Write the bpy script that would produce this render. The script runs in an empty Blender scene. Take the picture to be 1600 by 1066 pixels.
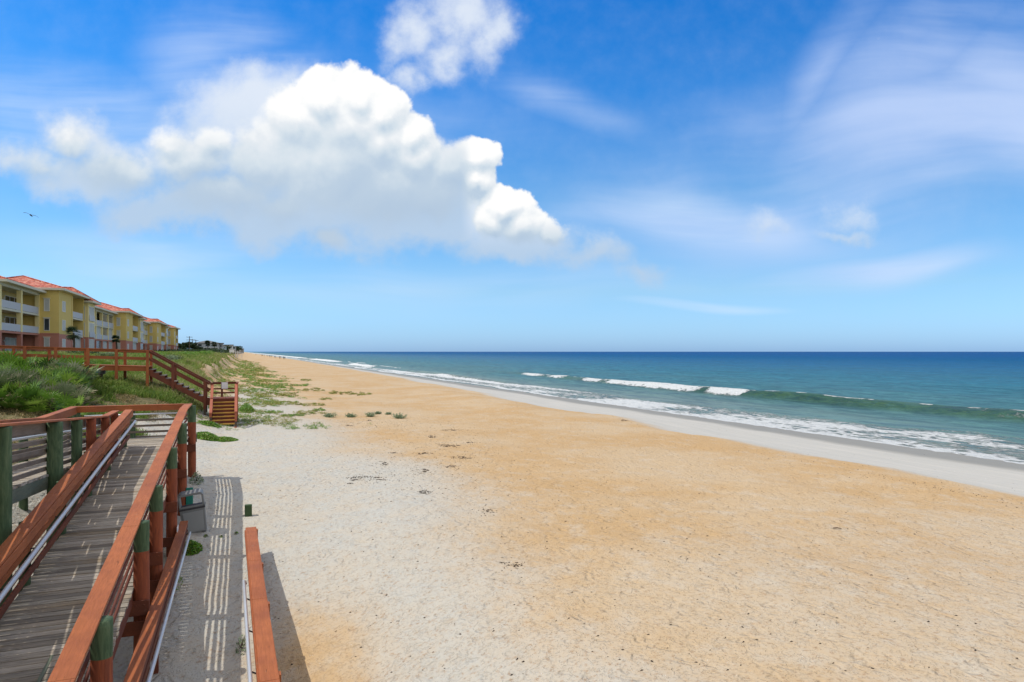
import bpy, math, random
import numpy as np
from mathutils import Vector, Matrix
random.seed(7); RNG = np.random.default_rng(7)
R = math.radians
SC = bpy.context.scene
COL = SC.collection
# ------------------------------------------------------------------ camera
F = 1066.667                       # focal length in photo pixels (24 mm on 36 mm)
CH = 4.2                           # camera height over the sand
HZ = 549.5                         # horizon row in the photo
cam = bpy.data.cameras.new("camera"); cam.lens = 24; cam.sensor_width = 36
cam.shift_y = 16.5 / 1600; cam.clip_start = 0.05; cam.clip_end = 60000
co = bpy.data.objects.new("camera", cam); COL.objects.link(co)
co.location = (0, 0, CH); co.rotation_euler = (R(90), 0, 0)
SC.camera = co
SC.view_settings.view_transform = 'Standard'; SC.view_settings.look = 'None'
SC.view_settings.gamma = 1; SC.view_settings.exposure = 0.0
SC.cycles.max_bounces = 6; SC.cycles.diffuse_bounces = 3; SC.cycles.glossy_bounces = 3
SC.cycles.transparent_max_bounces = 8
SUN_EL = 58.0
# ------------------------------------------------------------------ sun
sl = bpy.data.lights.new("sun", 'SUN'); sl.energy = 3.1; sl.angle = R(0.53); sl.color = (1.0, 0.95, 0.86)
so = bpy.data.objects.new("sun", sl); COL.objects.link(so)
sd = Vector((-math.cos(R(SUN_EL)), -0.03, math.sin(R(SUN_EL))))
so.rotation_euler = sd.to_track_quat('Z', 'Y').to_euler(); so.location = (-40, 0, 60)

# ------------------------------------------------------------------ node helpers
class NT:
    def __init__(self, nt): self.nt = nt
    def n(self, typ, props=None, **ins):
        nd = self.nt.nodes.new(typ)
        if props:
            for k, v in props.items(): setattr(nd, k, v)
        for k, v in ins.items():
            key = int(k[1:]) if k[0] == 'i' and k[1:].isdigit() else k.replace('_', ' ')
            self.set(nd.inputs[key], v)
        return nd
    def set(self, sock, v):
        if isinstance(v, bpy.types.NodeSocket): self.nt.links.new(v, sock)
        elif isinstance(v, bpy.types.Node): self.nt.links.new(v.outputs[0], sock)
        else: sock.default_value = v
    def m(self, op, a, b=0.5, c=None, clamp=False):
        d = self.n('ShaderNodeMath', dict(operation=op, use_clamp=clamp), i0=a, i1=b)
        if c is not None: self.set(d.inputs[2], c)
        return d.outputs[0]
    def vm(self, op, a, b=(0, 0, 0)):
        d = self.n('ShaderNodeVectorMath', dict(operation=op), i0=a, i1=b)
        return d.outputs['Value'] if op in ('LENGTH', 'DOT_PRODUCT') else d.outputs[0]
    def mix(self, fac, a, b, mode='MIX'):
        d = self.n('ShaderNodeMix', dict(data_type='RGBA', blend_type=mode, clamp_factor=True))
        self.set(d.inputs[0], fac); self.set(d.inputs[6], a); self.set(d.inputs[7], b)
        return d.outputs[2]
    def ramp(self, fac, pts, interp='LINEAR'):
        d = self.n('ShaderNodeValToRGB'); d.color_ramp.interpolation = interp
        e = d.color_ramp.elements
        while len(e) > len(pts): e.remove(e[-1])
        while len(e) < len(pts): e.new(0.5)
        for i, (p, c) in enumerate(pts):
            e[i].position = p; e[i].color = c if len(c) == 4 else (*c, 1)
        self.set(d.inputs[0], fac); return d.outputs[0]
    def sm(self, v, a, b, lo=0.0, hi=1.0):
        d = self.n('ShaderNodeMapRange', dict(interpolation_type='SMOOTHSTEP'), Value=v)
        d.inputs[1].default_value = a; d.inputs[2].default_value = b
        d.inputs[3].default_value = lo; d.inputs[4].default_value = hi
        return d.outputs[0]
    def noise(self, vec, scale=5.0, detail=3.0, rough=0.55, dist=0.0):
        return self.n('ShaderNodeTexNoise', Vector=vec, Scale=scale, Detail=detail, Roughness=rough, Distortion=dist).outputs[0]
    def mapping(self, vec, loc=(0, 0, 0), rot=(0, 0, 0), scale=(1, 1, 1), typ='POINT'):
        return self.n('ShaderNodeMapping', dict(vector_type=typ), Vector=vec, Location=loc, Rotation=rot, Scale=scale).outputs[0]

def g3(r, g, b): return (r, g, b, 1)
# ------------------------------------------------------------------ world: Nishita sky with clouds placed by direction
def build_world():
    w = bpy.data.worlds.new("World"); SC.world = w; w.use_nodes = True
    nt = w.node_tree; nt.nodes.clear(); T = NT(nt)
    out = T.n('ShaderNodeOutputWorld'); bg = T.n('ShaderNodeBackground')
    nt.links.new(bg.outputs[0], out.inputs[0]); bg.inputs[1].default_value = 0.12
    sky = T.n('ShaderNodeTexSky'); sky.sky_type = 'NISHITA'; sky.sun_disc = False
    sky.sun_elevation = R(SUN_EL); sky.sun_rotation = R(-90); sky.air_density = 1.0; sky.dust_density = 0.6; sky.ozone_density = 2.5
    tc = T.n('ShaderNodeTexCoord').outputs['Generated']
    sep = T.n('ShaderNodeSeparateXYZ', Vector=tc)
    x, y, z = sep.outputs[0], sep.outputs[1], sep.outputs[2]
    ys = T.m('MAXIMUM', y, 0.08)
    u = T.m('DIVIDE', x, ys); v = T.m('DIVIDE', z, ys)
    uv = T.n('ShaderNodeCombineXYZ', X=u, Y=v, Z=0.0).outputs[0]
    front = T.sm(y, 0.1, 0.3)
    def px(a, b): return ((a - 800) / F, (HZ - b) / F)
    # --- cumulus field as a node group so that it can be sampled twice (at p and a little towards the sun)
    ng = bpy.data.node_groups.new("cloud_field", 'ShaderNodeTree'); G = NT(ng)
    ng.interface.new_socket("Vector", in_out='INPUT', socket_type='NodeSocketVector')
    ng.interface.new_socket("Dense", in_out='OUTPUT', socket_type='NodeSocketFloat')
    ng.interface.new_socket("Soft", in_out='OUTPUT', socket_type='NodeSocketFloat')
    gi = G.n('NodeGroupInput'); go = G.n('NodeGroupOutput')
    p = gi.outputs[0]
    n1 = G.n('ShaderNodeTexNoise', Vector=p, Scale=9.0, Detail=6.0, Roughness=0.52).outputs[1]
    vor = G.n('ShaderNodeTexVoronoi', Vector=p, Scale=26.0, Detail=2.0, Roughness=0.6)
    d1 = G.vm('SUBTRACT', n1, (0.5, 0.5, 0.5))
    d1 = G.n('ShaderNodeVectorMath', dict(operation='SCALE'), i0=d1, Scale=0.050).outputs[0]
    n2 = G.n('ShaderNodeTexNoise', Vector=p, Scale=38.0, Detail=5.0, Roughness=0.6).outputs[1]
    d2 = G.vm('SUBTRACT', n2, (0.5, 0.5, 0.5))
    d2 = G.n('ShaderNodeVectorMath', dict(operation='SCALE'), i0=d2, Scale=0.020).outputs[0]
    q = G.vm('ADD', G.vm('ADD', p, d1), d2)
    def blobs(lst, q, gr=1.0):
        acc = None
        for (a, b, rx, ry, k) in lst:
            cx, cy = px(a, b); rx *= gr / F; ry *= gr / F
            mp = G.mapping(q, loc=(-cx / rx, -cy / ry, 0), scale=(1 / rx, 1 / ry, 0))
            gv = G.n('ShaderNodeTexGradient', dict(gradient_type='SPHERICAL'), Vector=mp).outputs[1]
            if k != 1: gv = G.m('MULTIPLY', gv, k)
            acc = gv if acc is None else G.n('ShaderNodeMath', dict(operation='SMOOTH_MAX'), i0=acc, i1=gv, i2=0.12).outputs[0]
        return acc
    dense = [(545, 185, 98, 86, 1), (598, 172, 50, 52, 1), (505, 158, 62, 52, 1), (560, 150, 60, 46, 1), (470, 190, 66, 62, .95), (592, 220, 66, 76, 1), (530, 262, 140, 104, 1),
             (648, 214, 40, 42, 1), (655, 250, 58, 56, 1), (738, 248, 46, 44, 1), (705, 262, 56, 48, 1), (738, 282, 40, 40, 1), (670, 300, 84, 62, 1), (600, 296, 130, 84, 1),
             (410, 255, 100, 74, .85), (300, 250, 96, 60, .85), (270, 224, 56, 38, .8), (330, 222, 50, 36, .8), (112, 222, 50, 48, .72), (180, 262, 120, 56, .8), (70, 262, 90, 40, .6), (360, 300, 150, 56, .8), (450, 320, 80, 50, .8),
             (790, 326, 48, 34, 1), (768, 345, 40, 34, 1), (815, 352, 46, 34, 1), (858, 362, 30, 26, 1), (520, 376, 40, 24, .8)]
    soft = [(460, 335, 170, 66, .95), (640, 345, 150, 70, 1), (280, 322, 170, 56, .85), (130, 285, 140, 52, .75), (20, 250, 90, 46, .6), (800, 378, 120, 52, .95), (700, 345, 120, 62, .9), (715, 325, 70, 60, .9),
            (920, 398, 90, 40, .66), (1000, 428, 64, 30, .55), (540, 394, 70, 34, .6), (400, 165, 140, 90, .8), (350, 190, 120, 70, .6), (390, 110, 80, 40, .45), (720, 20, 104, 74, .66), (640, 40, 60, 80, .56), (765, 60, 50, 80, .58), (648, 112, 36, 50, .52), (700, 80, 66, 56, .56),
            (1200, 360, 60, 34, .40), (1328, 325, 54, 50, .40), (570, 300, 210, 120, 1), (120, 205, 80, 56, .6), (1320, 365, 50, 20, .45)]
    nz = G.n('ShaderNodeTexNoise', Vector=p, Scale=22.0, Detail=6.0, Roughness=0.6).outputs[0]
    bd = blobs(dense, q, 1.22)
    vv = G.m('MULTIPLY', G.m('SUBTRACT', 0.42, vor.outputs[0]), 0.10)
    bd = G.m('ADD', bd, G.m('MULTIPLY', G.sm(bd, 0.0, 0.12), G.m('ADD', vv, G.m('MULTIPLY', G.m('SUBTRACT', nz, 0.5), 0.16))))
    d1b = G.n('ShaderNodeVectorMath', dict(operation='SCALE'), i0=d1, Scale=2.4).outputs[0]
    bs = blobs(soft, G.vm('ADD', G.vm('ADD', p, d1b), d2), 1.12)
    bs = G.m('ADD', bs, G.m('MULTIPLY', G.sm(bs, 0.0, 0.22), G.m('MULTIPLY', G.m('SUBTRACT', nz, 0.5), 0.55)))
    ng.links.new(bd, go.inputs[0]); ng.links.new(bs, go.inputs[1])
    def field(vec):
        g = T.n('ShaderNodeGroup'); g.node_tree = ng; T.set(g.inputs[0], vec); return g.outputs[0], g.outputs[1]
    D, S = field(uv)
    D2, _ = field(T.vm('ADD', uv, (-0.004, 0.018, 0)))
    covs = T.sm(S, 0.02, 0.62, 0, .94)
    lit = T.m('ADD', 0.70, T.m('MULTIPLY', T.m('SUBTRACT', D, D2), 1.15), clamp=True)
    # --- vertical position inside the cumulus: bases are greyer
    base = T.sm(T.m('ADD', v, T.m('MULTIPLY', T.m('SUBTRACT', T.noise(uv, 8.0, 4.0), 0.5), 0.16)), (HZ - 350) / F, (HZ - 135) / F)
    base2 = T.sm(v, (HZ - 400) / F, (HZ - 318) / F)
    basem = T.mix(T.sm(u, -0.078, -0.05), base, base2)
    cw = T.m('SUBTRACT', 0.56, T.m('MULTIPLY', basem, T.sm(u, -0.52, -0.30, 0.20, 0.44)))
    cov = T.m('DIVIDE', T.m('SUBTRACT', D, 0.10), cw, clamp=True); cov = T.m('MULTIPLY', T.m('MULTIPLY', cov, cov), T.m('SUBTRACT', 3.0, T.m('MULTIPLY', cov, 2.0)))
    litc = T.m('MULTIPLY', lit, T.m('ADD', 0.22, T.m('MULTIPLY', basem, 0.92)))
    ccol = T.ramp(litc, [(0.0, (3.6, 4.7, 6.1)), (0.30, (4.3, 5.3, 6.4)), (0.52, (5.6, 6.35, 7.0)), (0.72, (6.7, 7.1, 7.5)), (0.86, (7.7, 7.9, 8.05)), (1.0, (8.4, 8.4, 8.35))])
    # --- sky tint by elevation (deep azure overhead, pale cyan low down)
    el = T.m('ARCSINE', z)
    tint = T.ramp(T.m('DIVIDE', el, 0.62), [(0.0, (0.62, 1.05, 2.0)), (0.06, (0.66, 1.05, 1.70)), (0.14, (0.72, 1.05, 1.38)), (0.35, (0.50, 1.00, 1.34)), (0.58, (0.20, 0.88, 1.50)), (0.76, (0.05, 0.78, 1.52)), (1.0, (0.04, 0.72, 1.50))])
    skyc = T.mix(1.0, sky.outputs[0], tint, 'MULTIPLY')
    # --- cirrus veils
    def veil(lst, rot, sx, sy, scale, lo, hi):
        acc = None
        wv = T.n('ShaderNodeTexNoise', Vector=uv, Scale=2.4, Detail=1.0).outputs[1]
        wq = T.vm('ADD', uv, T.n('ShaderNodeVectorMath', dict(operation='SCALE'), i0=T.vm('SUBTRACT', wv, (.5, .5, .5)), Scale=0.14).outputs[0])
        for (a, b, rx, ry, ang, k) in lst:
            cx, cy = px(a, b)
            mp = T.mapping(wq, loc=(cx, cy, 0), rot=(0, 0, R(ang)), scale=(rx / F, ry / F, 1), typ='TEXTURE')
            gv = T.n('ShaderNodeTexGradient', dict(gradient_type='SPHERICAL'), Vector=mp).outputs[1]
            gv = T.m('MULTIPLY', gv, k)
            acc = gv if acc is None else T.m('MAXIMUM', acc, gv)
        st = T.mapping(wq, rot=(0, 0, R(rot)), scale=(sx, sy, 1), typ='POINT')
        nn = T.noise(st, scale, 2.0, 0.4, 0.0); fib = T.noise(T.mapping(st, scale=(1.6, 5.0, 1)), scale * 1.5, 3.0, 0.5, 0.0)
        nn = T.m('ADD', nn, T.m('MULTIPLY', T.m('SUBTRACT', fib, 0.5), 0.18))
        return T.m('MULTIPLY', T.sm(acc, 0.0, 0.75), T.sm(nn, lo, hi))
    v1 = veil([(1400, 250, 560, 160, 16, 1.0), (1290, 120, 330, 70, 62, .6), (1570, 90, 260, 150, 40, .9), (1080, 330, 220, 60, 0, .8), (1350, 420, 330, 50, 3, .7), (1250, 300, 520, 190, 5, .7), (1500, 200, 480, 150, 14, 1.2), (1450, 60, 330, 120, 40, .9), (1100, 250, 360, 110, 20, .7)], -18, 1.0, 2.8, 2.2, 0.20, 0.72)
    v2 = veil([(90, 170, 330, 100, -8, 1.2), (380, 130, 220, 130, -20, 1.2), (860, 160, 220, 40, -18, .6), (900, 330, 200, 50, -4, .35), (1080, 482, 180, 14, -2, .9), (640, 200, 420, 150, -12, .35), (250, 380, 420, 60, 2, .5), (700, 440, 600, 60, 0, .5), (1080, 330, 240, 60, -8, 1.0), (1340, 425, 260, 34, 4, 1.0), (300, 400, 420, 60, 2, .7)], 8, 1.0, 3.8, 3.0, 0.24, 0.86)
    c = T.mix(T.m('MULTIPLY', v1, 0.80), skyc, g3(4.9, 6.0, 8.4))
    c = T.mix(T.m('MULTIPLY', v2, 0.72), c, g3(6.2, 7.2, 8.8))
    c = T.mix(T.m('MULTIPLY', covs, front), c, T.mix(basem, g3(4.1, 5.3, 6.8), g3(6.4, 7.0, 7.9)))
    c = T.mix(T.m('MULTIPLY', cov, front), c, ccol)
    # bright cloud added out of view, overhead and behind, for white fill light
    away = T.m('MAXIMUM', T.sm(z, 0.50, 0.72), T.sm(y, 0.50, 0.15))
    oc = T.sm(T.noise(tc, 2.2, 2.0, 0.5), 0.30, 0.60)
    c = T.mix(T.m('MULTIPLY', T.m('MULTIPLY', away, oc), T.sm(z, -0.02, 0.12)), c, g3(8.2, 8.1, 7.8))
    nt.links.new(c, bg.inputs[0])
    try: w.cycles.sampling_method = 'MANUAL'; w.cycles.sample_map_resolution = 512
    except Exception: pass
build_world()

# ------------------------------------------------------------------ frames: s = towards the sea, t = along the shore
CX, CY = 0.9291, 0.3698
def W(s, t, z=0.0): return Vector((s * CX - t * CY, s * CY + t * CX, z))
def ST(x, y): return (x * CX + y * CY, -x * CY + y * CX)
SHORE_ROT = math.atan2(CY, CX)      # rotation of the s axis about z
# ------------------------------------------------------------------ mesh helpers
def tag(o, label=None, cat=None, group=None, kind=None):
    if label: o['label'] = label
    if cat: o['category'] = cat
    if group: o['group'] = group
    if kind: o['kind'] = kind
    return o
def empty(name, loc=(0, 0, 0), rz=0.0):
    o = bpy.data.objects.new(name, None); COL.objects.link(o); o.location = loc; o.rotation_euler = (0, 0, rz)
    o.empty_display_size = 0.3
    return o
def thing(name, label, cat, loc=(0, 0, 0), rz=0.0, group=None):
    return tag(empty(name, loc, rz), label, cat, group)
def root_loc(o):
    while o.parent: o = o.parent
    return Vector(o.location)
class MB:
    def __init__(self): self.v = []; self.f = []; self.mi = []; self.cur = 0
    def add(self, vs, fs):
        b = len(self.v); self.v += [Vector(p) for p in vs]
        self.f += [tuple(i + b for i in f) for f in fs]; self.mi += [self.cur] * len(fs); return self
    def obox(self, c, ax, ay, az):        # centre, three half-axis vectors
        c, ax, ay, az = Vector(c), Vector(ax), Vector(ay), Vector(az)
        vs = [c + i * ax + j * ay + k * az for k in (-1, 1) for j in (-1, 1) for i in (-1, 1)]
        fs = [(0, 2, 3, 1), (4, 5, 7, 6), (0, 1, 5, 4), (2, 6, 7, 3), (0, 4, 6, 2), (1, 3, 7, 5)]
        return self.add(vs, fs)
    def beam(self, p0, p1, w, h, roll=0.0, ext=0.0):
        p0, p1 = Vector(p0), Vector(p1); d = (p1 - p0); L = d.length; d /= L
        p0 = p0 - d * ext; p1 = p1 + d * ext; L += 2 * ext
        side = d.cross(Vector((0, 0, 1)))
        side = Vector((1, 0, 0)) if side.length < 1e-4 else side.normalized()
        up = side.cross(d).normalized()
        if roll: q = Matrix.Rotation(roll, 3, d); side = q @ side; up = q @ up
        return self.obox((p0 + p1) / 2, d * L / 2, side * w / 2, up * h / 2)
    def box(self, x0, x1, y0, y1, z0, z1):
        return self.obox(((x0 + x1) / 2, (y0 + y1) / 2, (z0 + z1) / 2), ((x1 - x0) / 2, 0, 0), (0, (y1 - y0) / 2, 0), (0, 0, (z1 - z0) / 2))
    def stbox(self, s0, s1, t0, t1, z0, z1):  # box aligned to the shore frame
        c = W((s0 + s1) / 2, (t0 + t1) / 2, (z0 + z1) / 2)
        return self.obox(c, W((s1 - s0) / 2, 0), W(0, (t1 - t0) / 2), (0, 0, (z1 - z0) / 2))
    def tube(self, pts, rad, n=10, cap=True):
        pts = [Vector(p) for p in pts]; rs = rad if isinstance(rad, (list, tuple)) else [rad] * len(pts)
        base = len(self.v); prev = None
        for i, p in enumerate(pts):
            d = (pts[min(i + 1, len(pts) - 1)] - pts[max(i - 1, 0)]).normalized()
            a = d.cross(Vector((0, 0, 1)))
            if a.length < 1e-3: a = d.cross(Vector((0, 1, 0)))
            a.normalize()
            if prev is not None:
                a = (prev - d * prev.dot(d)).normalized()
            prev = a; b = d.cross(a)
            for k in range(n):
                th = 2 * math.pi * k / n
                self.v.append(p + (a * math.cos(th) + b * math.sin(th)) * rs[i])
        for i in range(len(pts) - 1):
            for k in range(n):
                k2 = (k + 1) % n
                self.f.append((base + i * n + k, base + i * n + k2, base + (i + 1) * n + k2, base + (i + 1) * n + k)); self.mi.append(self.cur)
        if cap:
            self.f.append(tuple(base + k for k in range(n))[::-1]); self.mi.append(self.cur)
            e = base + (len(pts) - 1) * n
            self.f.append(tuple(e + k for k in range(n))); self.mi.append(self.cur)
        return self
    def build(self, name, mat, parent=None, bevel=0.0, smooth=False):
        o0 = root_loc(parent) if parent else Vector((0, 0, 0))
        me = bpy.data.meshes.new(name)
        me.from_pydata([tuple(p - o0) for p in self.v], [], self.f)
        mats = mat if isinstance(mat, (list, tuple)) else [mat]
        for m_ in mats: me.materials.append(m_)
        if len(mats) > 1: me.polygons.foreach_set('material_index', self.mi)
        if smooth: me.polygons.foreach_set('use_smooth', [True] * len(me.polygons))
        me.update()
        o = bpy.data.objects.new(name, me); COL.objects.link(o)
        if parent: o.parent = parent
        if bevel:
            b = o.modifiers.new('bevel', 'BEVEL'); b.width = bevel; b.segments = 2; b.limit_method = 'ANGLE'; b.angle_limit = R(50)
        return o
def np_mesh(name, verts, faces, mat, parent=None, attrs=None, smooth=False):
    """verts (n,3) array, faces list of arrays (m,k); attrs: dict name -> per-vertex float array"""
    me = bpy.data.meshes.new(name)
    verts = np.asarray(verts, dtype=np.float32)
    me.vertices.add(len(verts)); me.vertices.foreach_set('co', verts.ravel())
    fl = faces if isinstance(faces, list) else [faces]
    loops = np.concatenate([f.ravel() for f in fl]).astype(np.int32)
    tot = np.concatenate([np.full(len(f), f.shape[1]) for f in fl]).astype(np.int32)
    st = np.concatenate([[0], np.cumsum(tot)[:-1]]).astype(np.int32)
    me.loops.add(len(loops)); me.loops.foreach_set('vertex_index', loops)
    me.polygons.add(len(tot)); me.polygons.foreach_set('loop_start', st); me.polygons.foreach_set('loop_total', tot)
    if smooth: me.polygons.foreach_set('use_smooth', np.ones(len(tot), dtype=bool))
    me.update(calc_edges=True)
    for k, a in (attrs or {}).items():
        at = me.attributes.new(k, 'FLOAT', 'POINT'); at.data.foreach_set('value', np.asarray(a, dtype=np.float32))
    me.materials.append(mat); me.validate()
    o = bpy.data.objects.new(name, me); COL.objects.link(o)
    if parent: o.parent = parent
    return o
def copy_tree(o, parent=None):
    c = o.copy(); COL.objects.link(c); c.parent = parent
    for ch in list(o.children): copy_tree(ch, c)
    return c
# ------------------------------------------------------------------ value noise in numpy
_NT = RNG.random((256, 256))
def vnoise(x, y):
    x = np.asarray(x, float); y = np.asarray(y, float)
    xi = np.floor(x).astype(int); yi = np.floor(y).astype(int); fx = x - xi; fy = y - yi
    fx = fx * fx * (3 - 2 * fx); fy = fy * fy * (3 - 2 * fy)
    a = _NT[xi % 256, yi % 256]; b = _NT[(xi + 1) % 256, yi % 256]; c = _NT[xi % 256, (yi + 1) % 256]; d = _NT[(xi + 1) % 256, (yi + 1) % 256]
    return (a * (1 - fx) + b * fx) * (1 - fy) + (c * (1 - fx) + d * fx) * fy
def fbm(x, y, o=4):
    r = 0; a = 0.5; k = 1.0
    for i in range(o): r = r + a * vnoise(x * k + 17.3 * i, y * k + 9.1 * i); a *= 0.5; k *= 2.03
    return r / (1 - 0.5 ** o)
def sst(x, a, b):
    q = np.clip((x - a) / (b - a), 0, 1); return q * q * (3 - 2 * q)
# ------------------------------------------------------------------ terrain height
SEA = [(20, -.22), (23, -.3), (26, -.75), (30, -1.1), (37, -1.5), (45, -1.95), (60, -2.8), (90, -5)]
PROF = [
    (-20, [(-60, 1.6), (-12, 1.5), (-8, 1.2), (-6, .75), (-4.8, .25), (-3, 0), (-1, 0), (8, 0)]),
    (16, [(-60, 2.6), (-12, 1.9), (-8, 1.5), (-6, .85), (-4.8, .3), (-3, 0), (-1, 0), (8, 0)]),
    (27, [(-60, 3.0), (-20, 2.6), (-12, 2.3), (-8, 1.75), (-6, 1.15), (-4, .72), (-2, .15), (-1, 0.02), (8, 0)]),
    (36, [(-60, 3.5), (-20, 3.2), (-12, 2.6), (-8, 2.1), (-6, 1.7), (-4, 1.3), (-2.4, .5), (-.8, .12), (2, .03), (8, 0)]),
    (42, [(-60, 3.9), (-20, 3.5), (-12, 2.75), (-6, 2.35), (-3.6, 1.8), (-1.8, .62), (-.5, .2), (2, .08), (8, 0)]),
    (60, [(-60, 3.9), (-20, 3.5), (-10, 3.15), (-5.5, 2.7), (-4, 2.2), (-2.4, 1.0), (-.4, .45), (3, .2), (8, .02)]),
    (108, [(-60, 3.9), (-20, 3.65), (-10, 3.5), (-5, 3.1), (-3.4, 2.6), (-2.2, 1.4), (-.5, .8), (3, .4), (9, .05)]),
    (600, [(-60, 4.0), (-20, 3.8), (-10, 3.6), (-4, 3.2), (-2.4, 2.6), (-1.2, 1.4), (1, .7), (4, .3), (10, .05)]),
]
def H(s, t, noise=True):
    s = np.asarray(s, float); t = np.asarray(t, float); s, t = np.broadcast_arrays(s, t)
    wob = (fbm(t / 14.0 + 3, t * 0 + 5.5, 3) - .5) * 3.0 * sst(t, 45, 80)
    crest = (np.interp(t, [20, 35.7, 41.7, 48, 55.4, 73, 101, 158, 321, 900], [.4, .4, -1.5, .1, 1.0, -1.5, -1.6, -2.6, -4.5, -6.0]) + (fbm(t / 9.0 + 40, t * 0 + 1.5, 3) - .5) * 2.0)
    tabs = []
    for (_, pr) in PROF:
        low = np.interp(s + wob, [p[0] for p in pr], [p[1] for p in pr])
        tabs.append(low)
    ts = [p[0] for p in PROF]
    out = tabs[0].copy()
    for i in range(len(ts) - 1):
        k = np.clip((t - ts[i]) / (ts[i + 1] - ts[i]), 0, 1)
        m_ = (t >= ts[i])
        out = np.where(m_, tabs[i] * (1 - k) + tabs[i + 1] * k, out)
    sea = np.interp(s + crest * sst(s, 12, 22) * (1 - sst(s, 28, 36)), [8] + [p[0] for p in SEA], [0] + [p[1] for p in SEA])
    out = np.where(s > 8, sea, out)
    out = out + .38 * np.exp(-((s - 19.5) / 3.0) ** 2) * np.exp(-((t - 58) / 18.0) ** 2) - np.clip((25.5 - t) / 12.0, 0, 1.55) * (1 - sst(s, -.6, 5.0)) * sst(s, -6.5, -4.0)
    if noise:
        out = out + (fbm(s / 3.1, t / 3.3, 4) - .5) * .22 * (1 - .8 * sst(s, 24, 30)) * sst(np.abs(s + 1.0), .8, 3.0) + (fbm(s / .7 + 9, t / .7, 3) - .5) * .035 + (fbm(s / .28 + 3, t / .33, 2) - .5) * .028 * sst(t, 4, 7) * (1 - sst(t, 26, 30)) * (1 - sst(s, 1.5, 3)) * sst(s, -3.3, -2.4)
        out = out + (fbm(s / 1.2 + 4, t / 1.3 + 8, 3) - .5) * .30 * (1 - sst(s, -3.0, -1.5)) * sst(t, 20, 30)
    return out
def Hf(s, t): return float(H(s, t))
def gpt(px, py, z=0.0):            # photo pixel -> (s,t) on the level z
    Y = (CH - z) * F / (py - HZ); X = (px - 800) / F * Y
    return ST(X, Y)
def gpth(px, py):                  # photo pixel -> (s,t,z) on the terrain
    z = 0.0
    for _ in range(25):
        s, t = gpt(px, py, z); z = .5 * z + .5 * float(H(s, t))
    return s, t, z
# ------------------------------------------------------------------ materials
def mat(name):
    m = bpy.data.materials.new(name); m.use_nodes = True; nt = m.node_tree; nt.nodes.clear(); T = NT(nt)
    out = T.n('ShaderNodeOutputMaterial'); b = T.n('ShaderNodeBsdfPrincipled')
    nt.links.new(b.outputs[0], out.inputs[0]); b.inputs['Specular IOR Level'].default_value = 0.35
    return m, T, b
def coords(T, rot=True, kind='geom'):
    p = T.n('ShaderNodeNewGeometry').outputs['Position']
    return T.mapping(p, rot=(0, 0, -SHORE_ROT)) if rot else p       # x = s, y = t
def bump(T, b, h, dist=0.01, strength=1.0):
    bp = T.n('ShaderNodeBump', Strength=strength, Distance=dist, Height=h); T.set(b.inputs['Normal'], bp.outputs[0]); return bp
def simple(name, col, rough=0.6, var=0.12, scale=3.0, metal=0.0, spec=0.35):
    m, T, b = mat(name); p = coords(T, False)
    n = T.noise(p, scale, 4.0)
    c = T.mix(n, g3(*[x * (1 - var) for x in col]), g3(*[min(1, x * (1 + var)) for x in col]))
    T.set(b.inputs['Base Color'], c); b.inputs['Roughness'].default_value = rough; b.inputs['Metallic'].default_value = metal
    b.inputs['Specular IOR Level'].default_value = spec
    return m
def painted_wood(name, base, dark, wear, grain=(26, 1.6, 26)):
    m, T, b = mat(name); q = coords(T)
    st = T.mapping(q, scale=grain)
    isl = T.n('ShaderNodeNewGeometry').outputs['Random Per Island']
    g = T.noise(st, 1.6, 6.0, 0.65, 0.8)
    big = T.noise(q, 1.1, 4.0, 0.6)
    c = T.mix(T.sm(big, .3, .75), g3(*base), g3(*dark))
    c = T.mix(T.m('MULTIPLY', isl, .35), c, g3(*dark))
    crack = T.m('MULTIPLY', T.sm(g, .62, .70), T.sm(T.noise(q, 2.3, 3.0), .48, .62))
    c = T.mix(T.m('MULTIPLY', crack, .75), c, g3(.07, .03, .02))
    wr = T.m('MULTIPLY', T.sm(T.noise(T.mapping(q, scale=(5, 1.2, 5)), 3.0, 6.0, .7), .60, .74), T.sm(T.noise(q, .5, 2.0), .40, .6))
    c = T.mix(T.m('MULTIPLY', T.sm(g, .40, .60), .35), c, g3(*[x * .45 for x in base]))
    c = T.mix(T.m('MULTIPLY', wr, .8), c, g3(*wear))
    T.set(b.inputs['Base Color'], c); T.set(b.inputs['Roughness'], T.m('ADD', .5, T.m('MULTIPLY', g, .3)))
    bump(T, b, T.m('SUBTRACT', g, T.m('MULTIPLY', crack, 1.2)), 0.004)
    return m
M = {}
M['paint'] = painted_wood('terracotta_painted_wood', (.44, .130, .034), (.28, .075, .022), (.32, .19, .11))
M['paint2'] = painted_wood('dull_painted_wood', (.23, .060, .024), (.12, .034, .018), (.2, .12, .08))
M['paint3'] = painted_wood('sunlit_painted_wood', (.46, .14, .075), (.34, .09, .045), (.35, .2, .13))  # terracotta with the lower stair's sunlit look put into the colour
M['weather'] = painted_wood('weathered_grey_wood', (.24, .19, .145), (.13, .10, .075), (.34, .28, .2))
M['stringer'] = painted_wood('grey_green_wood', (.17, .19, .13), (.09, .11, .075), (.24, .22, .16))
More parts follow.
